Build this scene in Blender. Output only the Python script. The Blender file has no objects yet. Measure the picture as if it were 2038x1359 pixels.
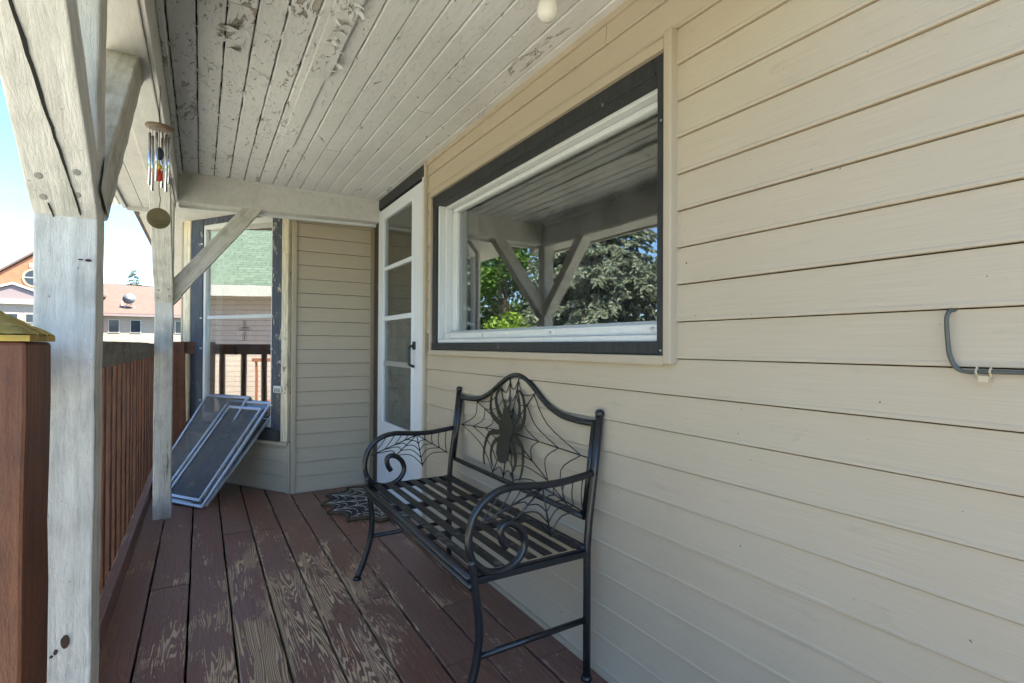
import bpy, math, random
from mathutils import Vector, Matrix
R = math.radians
rnd = random.Random(7)
sc = bpy.context.scene
COL = sc.collection

# ------------------------------------------------------------------ camera
YAW, PITCH, ROLL = R(30.5), R(0.5), R(0.3)
fw = Vector((math.sin(YAW)*math.cos(PITCH), math.cos(YAW)*math.cos(PITCH), math.sin(PITCH)))
rt = Vector((math.cos(YAW), -math.sin(YAW), 0)); up = rt.cross(fw)
r2 = rt*math.cos(ROLL)+up*math.sin(ROLL); u2 = -rt*math.sin(ROLL)+up*math.cos(ROLL)
cd = bpy.data.cameras.new('camera'); cam = bpy.data.objects.new('camera', cd); COL.objects.link(cam)
m = Matrix((r2, u2, -fw)).transposed().to_4x4(); m.translation = Vector((-1.138, 0, 1.06)); cam.matrix_world = m
cd.sensor_width = 36; cd.lens = 36*1050/2038; cd.clip_start = 0.02; cd.clip_end = 2000
sc.camera = cam
# ------------------------------------------------------------------ sky, sun, exposure
SUN_EL = R(60); SUN_DIR = Vector((0.50, -0.62, 0)).normalized()        # horizontal direction towards the sun
SUN_AZ = math.atan2(SUN_DIR.x, SUN_DIR.y)
w = bpy.data.worlds.new('World'); sc.world = w; w.use_nodes = True
nt = w.node_tree; nt.nodes.clear()
wo = nt.nodes.new('ShaderNodeOutputWorld'); bg = nt.nodes.new('ShaderNodeBackground'); bg.inputs[1].default_value = 0.082
sky = nt.nodes.new('ShaderNodeTexSky'); sky.sky_type = 'NISHITA'; sky.sun_disc = False
sky.sun_elevation = SUN_EL; sky.sun_rotation = SUN_AZ; sky.air_density = 0.9; sky.dust_density = 0.05; sky.ozone_density = 3.0
tc = nt.nodes.new('ShaderNodeTexCoord'); sp = nt.nodes.new('ShaderNodeSeparateXYZ'); nt.links.new(tc.outputs['Generated'], sp.inputs[0])
dz = nt.nodes.new('ShaderNodeMath'); dz.operation = 'ADD'; dz.inputs[1].default_value = 0.12
mx = nt.nodes.new('ShaderNodeMath'); mx.operation = 'MAXIMUM'; mx.inputs[1].default_value = 0.02
nt.links.new(sp.outputs[2], mx.inputs[0]); nt.links.new(mx.outputs[0], dz.inputs[0])
dv = nt.nodes.new('ShaderNodeVectorMath'); dv.operation = 'DIVIDE'
cb = nt.nodes.new('ShaderNodeCombineXYZ'); [nt.links.new(dz.outputs[0], cb.inputs[i]) for i in range(3)]
nt.links.new(tc.outputs['Generated'], dv.inputs[0]); nt.links.new(cb.outputs[0], dv.inputs[1])
cn = nt.nodes.new('ShaderNodeTexNoise'); cn.inputs['Scale'].default_value = 1.3; cn.inputs['Detail'].default_value = 6; cn.inputs['Distortion'].default_value = 0.6
nt.links.new(dv.outputs[0], cn.inputs['Vector'])
cr = nt.nodes.new('ShaderNodeValToRGB'); cr.color_ramp.elements[0].position = .56; cr.color_ramp.elements[1].position = .80
cr.color_ramp.elements[1].color = (.45, .45, .45, 1)
nt.links.new(cn.outputs[0], cr.inputs[0])
mixc = nt.nodes.new('ShaderNodeMix'); mixc.data_type = 'RGBA'; mixc.inputs[7].default_value = (2.3, 2.6, 3.1, 1)
nt.links.new(cr.outputs[0], mixc.inputs[0]); tn = nt.nodes.new('ShaderNodeMix'); tn.data_type = 'RGBA'; tn.blend_type = 'MULTIPLY'; tn.inputs[0].default_value = 1; tn.inputs[7].default_value = (.70, .83, 1.08, 1)
nt.links.new(sky.outputs[0], tn.inputs[6]); nt.links.new(tn.outputs[2], mixc.inputs[6])
nt.links.new(mixc.outputs[2], bg.inputs[0]); nt.links.new(bg.outputs[0], wo.inputs[0])
sd = bpy.data.lights.new('sun', 'SUN'); sun = bpy.data.objects.new('sun', sd); COL.objects.link(sun)
sd.energy = 3.4; sd.angle = R(0.5); sd.color = (1, .975, .94)
to_sun = Vector((SUN_DIR.x*math.cos(SUN_EL), SUN_DIR.y*math.cos(SUN_EL), math.sin(SUN_EL)))
sun.rotation_euler = to_sun.to_track_quat('Z', 'Y').to_euler()
vs = sc.view_settings; vs.view_transform = 'Standard'; vs.look = 'None'; vs.gamma = 1; vs.use_curve_mapping = False
vs.exposure = 2.7; vs.use_white_balance = True; vs.white_balance_temperature = 7600; vs.white_balance_tint = 1
sc.cycles.max_bounces = 6; sc.cycles.diffuse_bounces = 3; sc.cycles.glossy_bounces = 3; sc.cycles.transparent_max_bounces = 8
sc.cycles.sample_clamp_indirect = 8; sc.cycles.use_adaptive_sampling = True; sc.cycles.adaptive_threshold = .025

# ------------------------------------------------------------------ materials
class NT:
    def __init__(s, name):
        s.m = bpy.data.materials.new(name); s.m.use_nodes = True; s.t = s.m.node_tree
        s.b = s.t.nodes['Principled BSDF']; s.out = s.t.nodes['Material Output']
    def n(s, ty, **k):
        o = s.t.nodes.new('ShaderNode'+ty)
        for a, v in k.items(): setattr(o, a, v)
        return o
    def l(s, a, b): s.t.links.new(a, b)
    def coord(s, scale, obj=False, rand=0):
        if obj: src = s.n('TexCoord').outputs['Object']
        else: src = s.n('NewGeometry').outputs['Position']
        if rand:
            oi = s.n('ObjectInfo'); mu = s.n('Math', operation='MULTIPLY'); mu.inputs[1].default_value = rand
            s.l(oi.outputs['Random'], mu.inputs[0]); ad = s.n('VectorMath', operation='ADD'); s.l(src, ad.inputs[0])
            c = s.n('CombineXYZ'); [s.l(mu.outputs[0], c.inputs[i]) for i in range(3)]; s.l(c.outputs[0], ad.inputs[1]); src = ad.outputs[0]
        mp = s.n('Mapping'); s.l(src, mp.inputs[0]); mp.inputs['Scale'].default_value = scale
        return mp.outputs[0]
    def noise(s, vec, scale=1, detail=4, rough=.55, dist=0):
        o = s.n('TexNoise'); s.l(vec, o.inputs['Vector']); o.inputs['Scale'].default_value = scale
        o.inputs['Detail'].default_value = detail; o.inputs['Roughness'].default_value = rough; o.inputs['Distortion'].default_value = dist
        return o.outputs[0]
    def ramp(s, v, *stops):
        o = s.n('ValToRGB'); s.l(v, o.inputs[0]); e = o.color_ramp.elements
        while len(e) < len(stops): e.new(.5)
        for i, (p, c) in enumerate(stops):
            e[i].position = p; e[i].color = (c, c, c, 1) if not isinstance(c, tuple) else (*c, 1)
        return o.outputs[0]
    def math(s, op, a, b=None, clamp=False):
        o = s.n('Math', operation=op); o.use_clamp = clamp
        for i, v in enumerate((a, b)):
            if v is None: continue
            if isinstance(v, (int, float)): o.inputs[i].default_value = v
            else: s.l(v, o.inputs[i])
        return o.outputs[0]
    def mix(s, f, a, b):
        o = s.n('Mix', data_type='RGBA')
        for i, v in ((0, f), (6, a), (7, b)):
            if isinstance(v, tuple): o.inputs[i].default_value = (*v, 1)
            elif isinstance(v, (int, float)): o.inputs[i].default_value = v
            else: s.l(v, o.inputs[i])
        return o.outputs[2]
    def col(s, v):
        if isinstance(v, tuple): s.b.inputs['Base Color'].default_value = (*v, 1)
        else: s.l(v, s.b.inputs['Base Color'])
        return s
    def rough(s, v, spec=None, metal=None):
        if isinstance(v, (int, float)): s.b.inputs['Roughness'].default_value = v
        else: s.l(v, s.b.inputs['Roughness'])
        if spec is not None: s.b.inputs['Specular IOR Level'].default_value = spec
        if metal is not None: s.b.inputs['Metallic'].default_value = metal
        return s
    def bump(s, v, strength=.3, dist=.002):
        o = s.n('Bump'); o.inputs['Strength'].default_value = strength; o.inputs['Distance'].default_value = dist
        s.l(v, o.inputs['Height']); s.l(o.outputs[0], s.b.inputs['Normal']); return s

def m_siding():
    t = NT('vinyl_siding'); st = t.noise(t.coord((5, 5, 420)), 1, 4, .6); big = t.noise(t.coord((1.1, 1.1, 1.6)), 1, 3)
    fine = t.noise(t.coord((30, 30, 500)), 1, 2)
    c = t.mix(t.ramp(st, (.3, 0.), (.72, 1.)), (.475, .395, .295), (.535, .452, .345))
    c = t.mix(t.math('MULTIPLY', t.ramp(big, (.45, 0.), (.75, 1.)), .35), c, (.40, .33, .25))
    sm = t.noise(t.coord((5, 5, 22)), 1, 5, .7, .6); c = t.mix(t.math('MULTIPLY', t.ramp(sm, (.6, 0.), (.78, 1.)), .4), c, (.27, .23, .18)); sp = t.noise(t.coord((60, 60, 60)), 1, 2, .5); c = t.mix(t.ramp(sp, (.775, 0.), (.785, 1.)), c, (.12, .10, .08))
    t.col(c).rough(.52, .35); t.bump(t.math('ADD', st, t.math('MULTIPLY', fine, .6)), .22, .0007); return t.m
def m_paintwood(name, c1, c2, crack=(.05, .045, .04), obj=True, amt=.5, rough=.6, along='Z', thr=.66, bstr=.6):
    t = NT(name); k = {'Z': (38, 38, 1.6), 'Y': (38, 1.6, 38), 'X': (1.6, 38, 38)}[along]
    g = t.noise(t.coord(k, obj, 7), 1, 4, .62, .3); iso = t.noise(t.coord((9, 9, 9), obj, 7), 1, 3, .6); sp = t.noise(t.coord((150, 150, 150), obj, 3), 1, 2)
    md = t.noise(t.coord({'Z': (70, 70, 16), 'Y': (70, 16, 70), 'X': (16, 70, 70)}[along], obj, 5), 1, 4, .7, .3); f = t.math('MULTIPLY', t.ramp(t.math('ADD', t.math('MULTIPLY', g, .55), t.math('MULTIPLY', md, .45)), (.38, 0.), (.64, 1.)), amt); f = t.math('ADD', f, t.math('MULTIPLY', t.ramp(iso, (.46, 0.), (.74, 1.)), amt*.8), True)
    c = t.mix(f, c1, c2)
    ck = t.math('MULTIPLY', t.ramp(g, (thr, 0.), (thr+.035, 1.)), t.ramp(iso, (.42, 0.), (.6, 1.)))
    ck = t.math('MAXIMUM', ck, t.ramp(sp, (.74, 0.), (.77, .7)))
    c = t.mix(ck, c, crack); t.col(c).rough(rough, .35)
    h = t.math('SUBTRACT', t.math('ADD', t.math('ADD', g, md), t.math('MULTIPLY', sp, .25)), t.math('MULTIPLY', ck, .8)); t.bump(h, bstr, .003); return t.m
def m_ceiling():
    t = NT('peeling_white_paint'); P = t.coord((1, 1, 1))
    al = t.noise(t.coord((26, 5, 10), False, 9), 1, 7, .68, .5); iso = t.noise(t.coord((2.1, 2.1, 2.1)), 1, 4); tx = t.noise(t.coord((70, 70, 70), False, 5), 1, 4, .6)
    fl = t.noise(t.coord((55, 20, 40), False, 11), 1, 6, .7, 1.2)
    c = t.mix(t.ramp(iso, (.35, 0.), (.7, 1.)), (.70, .695, .68), (.61, .605, .59))
    sx = t.n('SeparateXYZ'); t.l(P, sx.inputs[0])
    outer = t.ramp(t.math('MULTIPLY', sx.outputs[0], -.75), (.42, .25), (.92, 1.))          # older paint towards the open edge
    ed = t.math('MULTIPLY', t.math('MULTIPLY', t.ramp(fl, (.57, 0.), (.60, 1.)), t.ramp(fl, (.615, 1.), (.65, .1))), t.ramp(t.math('MULTIPLY', t.ramp(al, (.46, 0.), (.6, 1.)), outer), (.22, 0.), (.42, 1.)))
    c = t.mix(ed, c, (.13, .115, .095)); bare = t.noise(t.coord((9, 3.2, 9), False, 4), 1, 5, .7, .8); c = t.mix(t.math('MULTIPLY', t.ramp(bare, (.64, 0.), (.66, 1.)), t.ramp(outer, (.3, 0.), (.6, 1.))), c, (.40, .355, .29)); c = t.mix(t.math('MULTIPLY', t.ramp(bare, (.625, 0.), (.64, 1.)), t.ramp(bare, (.645, 1.), (.665, 0.))), c, (.16, .14, .115))
    t.col(c).rough(.6, .3)
    h = t.math('ADD', t.math('MULTIPLY', tx, .35), t.math('ADD', al, t.math('MULTIPLY', t.ramp(fl, (.58, 0.), (.68, 1.)), .8))); t.bump(h, .6, .0035); return t.m
def m_deck():
    t = NT('worn_brown_deck_paint'); base = t.coord((24, 1.3, 24), False, 13)
    n0 = t.noise(base, .32, 3, .5, .2); ring = t.math('SINE', t.math('MULTIPLY', n0, 330.)); ring = t.math('ADD', t.math('MULTIPLY', ring, .5), .5)
    fib = t.noise(t.coord((170, 5, 170), False, 13), 1, 4, .65); iso = t.noise(t.coord((7, 3.2, 7), False, 9), 1, 6, .66, .4); chip = t.noise(t.coord((75, 34, 75), False, 5), 1, 5, .66)
    P = t.coord((1, 1, 1)); d = t.n('VectorMath', operation='DISTANCE'); sc_ = t.n('VectorMath', operation='MULTIPLY'); t.l(P, sc_.inputs[0]); sc_.inputs[1].default_value = (1, .5, 0)
    t.l(sc_.outputs[0], d.inputs[0]); d.inputs[1].default_value = (-.80, 1.12, 0)
    wear = t.ramp(d.outputs['Value'], (.10, 1.), (.55, .0)); wear2 = t.ramp(d.outputs['Value'], (.3, 1.), (1.2, .35))
    e = t.math('ADD', t.math('MULTIPLY', iso, .80), t.math('MULTIPLY', wear, .175)); e = t.math('ADD', e, t.math('MULTIPLY', fib, .30)); e = t.math('ADD', e, t.math('MULTIPLY', ring, .12)); e = t.math('ADD', e, t.math('MULTIPLY', chip, .12))
    sxx = t.n('SeparateXYZ'); t.l(P, sxx.inputs[0]); fr = t.math('FRACT', t.math('MULTIPLY', t.math('ADD', sxx.outputs[0], 1.32+.1475*4), 1/.1475)); edg = t.ramp(t.math('ABSOLUTE', t.math('SUBTRACT', fr, .5)), (.36, 0.), (.47, 1.))
    e = t.math('ADD', e, t.math('MULTIPLY', edg, .07)); peel = t.ramp(e, (.815, 0.), (.83, 1.))
    spk = t.math('MULTIPLY', t.ramp(chip, (.655, 0.), (.67, 1.)), t.ramp(t.math('ADD', iso, t.math('MULTIPLY', wear2, .16)), (.46, 0.), (.58, 1.)))
    mask = t.math('MAXIMUM', peel, spk)
    paint = t.mix(t.ramp(fib, (.35, 0.), (.7, 1.)), (.20, .084, .054), (.29, .140, .096))
    big = t.noise(t.coord((3, .8, 3), False, 6), 1, 3); paint = t.mix(t.math('MULTIPLY', t.ramp(big, (.4, 0.), (.7, 1.)), .6), paint, (.21, .125, .10)); paint = t.mix(t.math('MULTIPLY', t.ramp(ring, (.3, 0.), (.8, 1.)), .35), paint, (.10, .047, .037))
    wood = t.mix(t.ramp(ring, (.25, 0.), (.75, 1.)), (.20, .115, .055), (.60, .415, .25)); wood = t.mix(t.ramp(fib, (.5, 0.), (.75, .45)), wood, (.62, .53, .38))
    t.col(t.mix(mask, paint, wood)); t.rough(t.mix(mask, (.36,)*3, (.75,)*3), .45)
    t.bump(t.math('SUBTRACT', t.math('ADD', t.math('MULTIPLY', fib, .8), t.math('MULTIPLY', ring, .25)), t.math('MULTIPLY', mask, .9)), .55, .002); return t.m
def m_chipped(name, c, chipc=(.6, .58, .53), rough=.5, thr=.69, bst=.4, var=.6):
    t = NT(name); a = t.noise(t.coord((22, 22, 12), False, 3), 1, 6, .7); b = t.noise(t.coord((2, 2, 2), False, 3), 1, 2)
    g = t.noise(t.coord((60, 60, 8), False, 3), 1, 4)
    cc = t.mix(t.ramp(g, (.35, 0.), (.7, 1.)), c, tuple(min(1, x*(1+var)+.008) for x in c))
    t.col(t.mix(t.math('MULTIPLY', t.ramp(a, (thr, 0.), (thr+.015, 1.)), t.ramp(b, (.42, 0.), (.55, 1.))), cc, chipc)).rough(rough, .4); t.bump(a, bst, .002); return t.m
def m_plain(name, c, rough=.5, metal=0, spec=.5, var=.12, bump=0, bs=60):
    t = NT(name); n = t.noise(t.coord((14, 14, 14), False, 3), 1, 4); t.col(t.mix(n, tuple(x*(1-var) for x in c), tuple(min(1, x*(1+var)) for x in c))).rough(rough, spec, metal)
    if bump: t.bump(t.noise(t.coord((bs,)*3), 1, 4), bump, .002)
    return t.m
def m_glass(name, base, tint=(.9, .93, .92), wav=0.02, dust=.07):
    t = NT(name); t.t.nodes.remove(t.b); lw = t.n('LayerWeight'); lw.inputs[0].default_value = .5
    p5 = t.math('POWER', lw.outputs['Facing'], 5.0); f = t.math('ADD', base, t.math('MULTIPLY', p5, 1-base), True)
    g = t.n('BsdfGlossy'); g.inputs['Roughness'].default_value = .006; g.inputs['Color'].default_value = (.96, .97, .97, 1)
    bp = t.n('Bump'); bp.inputs['Strength'].default_value = wav; bp.inputs['Distance'].default_value = .02; t.l(t.noise(t.coord((3, 3, 3)), 1, 1), bp.inputs['Height']); t.l(bp.outputs[0], g.inputs['Normal'])
    tr = t.n('BsdfTransparent'); tr.inputs[0].default_value = (*tint, 1); mx = t.n('MixShader'); t.l(f, mx.inputs[0]); t.l(tr.outputs[0], mx.inputs[1]); t.l(g.outputs[0], mx.inputs[2])
    du = t.n('BsdfDiffuse'); du.inputs[0].default_value = (.55, .54, .5, 1); m2 = t.n('MixShader'); t.l(t.ramp(t.noise(t.coord((9, 9, 4)), 1, 6, .7), (.4, .0), (.75, dust)), m2.inputs[0]); t.l(mx.outputs[0], m2.inputs[1]); t.l(du.outputs[0], m2.inputs[2]); t.l(m2.outputs[0], t.out.inputs[0]); return t.m
def m_mesh_screen():
    t = NT('insect_mesh'); t.t.nodes.remove(t.b); d = t.n('BsdfPrincipled'); d.inputs['Base Color'].default_value = (.12, .122, .125, 1); d.inputs['Roughness'].default_value = .5
    n = t.noise(t.coord((6, 6, 6)), 1, 4); tr = t.n('BsdfTransparent'); mx = t.n('MixShader'); t.l(t.ramp(n, (.3, .52), (.7, .70)), mx.inputs[0]); t.l(tr.outputs[0], mx.inputs[1]); t.l(d.outputs[0], mx.inputs[2]); t.l(mx.outputs[0], t.out.inputs[0]); return t.m
def m_rows(name, c1, c2, size, mortar, mc, bw=.2, bump=.5):
    t = NT(name); tcn = t.n('TexCoord'); br = t.n('TexBrick'); t.l(tcn.outputs['UV'], br.inputs[0]); br.inputs['Color1'].default_value = (*c1, 1); br.inputs['Color2'].default_value = (*c2, 1); br.inputs['Mortar'].default_value = (*mc, 1)
    br.inputs['Scale'].default_value = 1; br.inputs['Mortar Size'].default_value = mortar; br.inputs['Brick Width'].default_value = bw; br.inputs['Row Height'].default_value = size
    n = t.noise(t.coord((2, 2, 2)), 1, 5); c = t.mix(t.math('MULTIPLY', n, .35), br.outputs[0], tuple(x*.6 for x in c1)); t.col(c).rough(.85, .2); t.bump(t.math('MULTIPLY', br.outputs['Fac'], -1), bump, .02); return t.m
def m_leaf(name, c1, c2, tip=None):
    t = NT(name); oi = t.noise(t.coord((1.6,)*3), 1, 3); f2 = t.noise(t.coord((17,)*3), 1, 3); c = t.mix(t.ramp(oi, (.3, 0.), (.7, 1.)), c1, c2)
    if tip: c = t.mix(t.ramp(f2, (.45, 0.), (.60, 1.)), c, tip)  # noise patches put the look of sunlit needle tips into the colour
    t.col(c).rough(.6, .3); t.b.inputs['Transmission Weight'].default_value = 0
    d = t.n('BsdfTranslucent'); t.l(c, d.inputs[0]); mx = t.n('MixShader'); mx.inputs[0].default_value = .3; t.l(t.b.outputs[0], mx.inputs[1]); t.l(d.outputs[0], mx.inputs[2]); t.l(mx.outputs[0], t.out.inputs[0]); return t.m
def m_ground():
    t = NT('lawn'); n = t.noise(t.coord((.5,)*3), 1, 6); f = t.noise(t.coord((25,)*3), 1, 5); c = t.mix(t.ramp(n, (.35, 0.), (.65, 1.)), (.06, .11, .025), (.11, .15, .04)); t.col(t.mix(t.ramp(f, (.4, 0.), (.7, 1.)), c, (.05, .08, .02))).rough(.9, .1); t.bump(f, .8, .03); return t.m

M = dict(
 siding=m_siding(), ceiling=m_ceiling(), deck=m_deck(),
 white=m_paintwood('weathered_white_paint', (.70, .665, .60), (.37, .345, .30), amt=.62, bstr=1.0, thr=.68),
 whitebeam=m_paintwood('beam_white_paint', (.64, .62, .585), (.48, .46, .425), obj=False, along='Y', amt=.5, bstr=.35, thr=.7),
 mossy=m_paintwood('mossy_white_paint', (.60, .58, .53), (.30, .25, .16), amt=.7),
 brown=m_paintwood('red_brown_stain', (.175, .060, .027), (.09, .032, .016), crack=(.02, .01, .008), amt=.9, rough=.5),
 greywood=m_paintwood('bare_grey_wood', (.30, .27, .235), (.15, .13, .11), obj=False, along='Y', amt=.9, rough=.8),
 gold=m_paintwood('treated_yellow_wood', (.52, .35, .07), (.20, .135, .035), obj=False, along='X', amt=.8, rough=.7, bstr=1),
 charcoal=m_chipped('charcoal_paint', (.018, .019, .022)), slate=m_chipped('slate_blue_paint', (.045, .055, .075), (.5, .46, .36), .6, .60),
 cream=m_chipped('cream_peeling_paint', (.53, .465, .345), (.26, .22, .16), .7, .6),
 gloss=m_chipped('white_gloss_paint', (.66, .67, .67), (.35, .33, .3), .35, .72, .06, .06), doorwhite=m_plain('white_door_enamel', (.74, .77, .82), .35, var=.03),
 trim=m_plain('beige_trim', (.47, .392, .295), .5, var=.05), corner=m_plain('tan_corner_trim', (.30, .235, .165), .55),
 black=m_plain('black_metal', (.012, .013, .016), .27, 0, .6, .3, .12, 120), slat=m_chipped('dusty_black_metal', (.014, .014, .014), (.10, .095, .085), .5, .56),
 alu=m_plain('aluminium', (.62, .64, .67), .38, .85, .5, .1), chrome=m_plain('chime_tube', (.62, .66, .72), .16, .95, .5, .05),
 disc=m_plain('chime_wood', (.14, .085, .05), .5), brass=m_plain('brass_disc', (.15, .115, .055), .45, .5), string=m_plain('dark_string', (.02, .02, .02), .8),
 red=m_plain('red_bead', (.6, .03, .01), .25), yellow=m_plain('yellow_bead', (.6, .42, .03), .25), blue=m_plain('blue_bead', (.02, .03, .06), .25),
 glass=m_glass('window_glass', .19), bayglass=m_glass('bay_window_glass', .50), doorglass=m_glass('door_glass', .04, wav=.0, dust=.012), mesh=m_mesh_screen(),
 sheath=m_plain('old_sheathing', (.075, .055, .038), .9), dark=m_plain('dark_room', (.016, .016, .017), .9), gap=m_plain('dark_gap', (.012, .010, .008), .9), bulb=m_plain('milk_glass', (.8, .78, .72), .12, var=.02),
 knot=m_plain('knot_hole', (.05, .025, .018), .8), oldscrew=m_plain('dull_screw', (.30, .29, .26), .6, .3), cable=m_plain('grey_cable', (.085, .09, .078), .5), clip=m_plain('clear_clip', (.55, .47, .33), .25),
 coir=m_chipped('coir_fibre', (.022, .021, .022), (.11, .075, .04), .95, .50), coirbrown=m_plain('brown_coir', (.09, .06, .033), .95, var=.6, bump=1, bs=200), matwhite=m_chipped('mat_print', (.40, .38, .33), (.07, .06, .05), .9, .52),
 ground=m_ground(), asphalt=m_plain('grey_bounce_asphalt', (.13, .125, .12), .9, var=.2), concrete=m_plain('bounce_concrete', (.50, .475, .43), .85, var=.15, bump=.5), spruce=m_leaf('spruce_needles', (.085, .13, .085), (.125, .175, .115), (.48, .50, .40)), leaf=m_leaf('green_leaves', (.08, .17, .03), (.14, .26, .045)), lime=m_leaf('lime_leaves', (.20, .34, .035), (.30, .42, .06)), bark=m_plain('bark', (.09, .07, .05), .9, bump=1),
 shroof=m_rows('brown_red_shingles', (.185, .125, .11), (.15, .10, .088), .14, .008, (.11, .07, .06), .33, .3), greenroof=m_rows('green_shingles', (.115, .16, .125), (.16, .205, .165), .14, .010, (.05, .07, .055), .33, .5),
 pinkside=m_rows('pink_siding', (.60, .49, .44), (.62, .51, .455), .115, .007, (.30, .23, .21), 6, .5), brick=m_rows('orange_brick', (.34, .095, .04), (.42, .135, .06), .075, .010, (.36, .29, .23), .21, .3), tanbrick=m_rows('tan_block', (.40, .34, .29), (.44, .375, .32), .2, .012, (.30, .25, .215), .4, .3),
 farwhite=m_plain('far_white_trim', (.5, .485, .46), .6), farpane=m_plain('far_window_pane', (.025, .03, .04), .1), mauve=m_plain('mauve_siding', (.23, .18, .19), .7), reddeck=m_plain('red_deck_wood', (.24, .085, .045), .7), dish=m_plain('dish_grey', (.16, .175, .2), .6),
)

# ------------------------------------------------------------------ mesh helpers
ORG = {}
class MB:
    def __init__(s): s.v = []; s.f = []
    def box(s, a, b):
        x0, y0, z0 = a; x1, y1, z1 = b; o = len(s.v)
        s.v += [(x0, y0, z0), (x1, y0, z0), (x1, y1, z0), (x0, y1, z0), (x0, y0, z1), (x1, y0, z1), (x1, y1, z1), (x0, y1, z1)]
        s.f += [[o+i for i in q] for q in ((0, 3, 2, 1), (4, 5, 6, 7), (0, 1, 5, 4), (1, 2, 6, 5), (2, 3, 7, 6), (3, 0, 4, 7))]; return s
    def prism(s, pts, vec):
        o = len(s.v); n = len(pts); V = Vector(vec)
        s.v += [tuple(p) for p in pts] + [tuple(Vector(p)+V) for p in pts]
        s.f += [list(range(o+n-1, o-1, -1)), list(range(o+n, o+2*n))] + [[o+i, o+(i+1) % n, o+n+(i+1) % n, o+n+i] for i in range(n)]; return s
    def tube(s, pts, r, n=8, closed=False, flat=None):
        P = [Vector(p) for p in pts]; k = len(P); o = len(s.v); ref = None
        for i, p in enumerate(P):
            t = (P[(i+1) % k]-P[i-1]) if closed else (P[min(i+1, k-1)]-P[max(i-1, 0)])
            t.normalize()
            if ref is None: ref = Vector((0, 0, 1)) if abs(t.z) < .9 else Vector((1, 0, 0))
            a = (ref-t*ref.dot(t)); a.normalize(); ref = a; b = t.cross(a); rr = r[i] if isinstance(r, (list, tuple)) else r
            for j in range(n):
                th = 2*math.pi*(j+.5)/n; s.v.append(tuple(p+a*math.cos(th)*rr+b*math.sin(th)*rr))
        for i in range(k if closed else k-1):
            for j in range(n):
                a0 = o+i*n; a1 = o+((i+1) % k)*n; s.f.append([a0+j, a1+j, a1+(j+1) % n, a0+(j+1) % n])
        if not closed: s.f += [[o+j for j in range(n)], [o+(k-1)*n+j for j in range(n-1, -1, -1)]]
        return s
    def lathe(s, c, prof, n=16, axis=(0, 0, 1)):
        A = Vector(axis).normalized(); a = A.orthogonal().normalized(); b = A.cross(a); o = len(s.v); C = Vector(c)
        for r, h in prof:
            for j in range(n): th = 2*math.pi*j/n; s.v.append(tuple(C+A*h+a*r*math.cos(th)+b*r*math.sin(th)))
        for i in range(len(prof)-1):
            for j in range(n): s.f.append([o+i*n+j, o+i*n+(j+1) % n, o+(i+1)*n+(j+1) % n, o+(i+1)*n+j])
        s.f += [[o+j for j in range(n-1, -1, -1)], [o+(len(prof)-1)*n+j for j in range(n)]]; return s
    def quad(s, *p):
        o = len(s.v); s.v += [tuple(q) for q in p]; s.f.append(list(range(o, o+len(p)))); return s
    def build(s, name, mat, parent=None, smooth=False, bevel=0, org=None, uv=None):
        og = Vector(org) if org else (ORG[parent] if parent else Vector())
        me = bpy.data.meshes.new(name); me.from_pydata([tuple(Vector(v)-og) for v in s.v], [], s.f); me.materials.append(M[mat] if isinstance(mat, str) else mat)
        if uv:
            ul = me.uv_layers.new(name='UV'); U, V = Vector(uv[0]), Vector(uv[1])
            for lp in me.loops: p = me.vertices[lp.vertex_index].co+og; ul.data[lp.index].uv = (p.dot(U), p.dot(V))
        if smooth: me.polygons.foreach_set('use_smooth', [True]*len(me.polygons))
        me.validate(); me.update()
        o = bpy.data.objects.new(name, me); COL.objects.link(o); ORG[o] = og
        if parent: o.parent = parent
        else: o.location = og
        if bevel:
            b = o.modifiers.new('bevel', 'BEVEL'); b.width = bevel; b.segments = 2; b.limit_method = 'ANGLE'; b.angle_limit = R(40)
        return o
def tag(o, label=None, cat=None, group=None, kind=None):
    for k, v in (('label', label), ('category', cat), ('group', group), ('kind', kind)):
        if v: o[k] = v
    return o
def thing(name, loc, label, cat, group=None):
    o = bpy.data.objects.new(name, None); COL.objects.link(o); o.location = loc; o.empty_display_size = .1; ORG[o] = Vector(loc); return tag(o, label, cat, group)
def box(name, a, b, mat, parent=None, bevel=.002): 
    a2 = [min(p, q) for p, q in zip(a, b)]; b2 = [max(p, q) for p, q in zip(a, b)]
    return MB().box(a2, b2).build(name, mat, parent, bevel=bevel)
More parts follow.
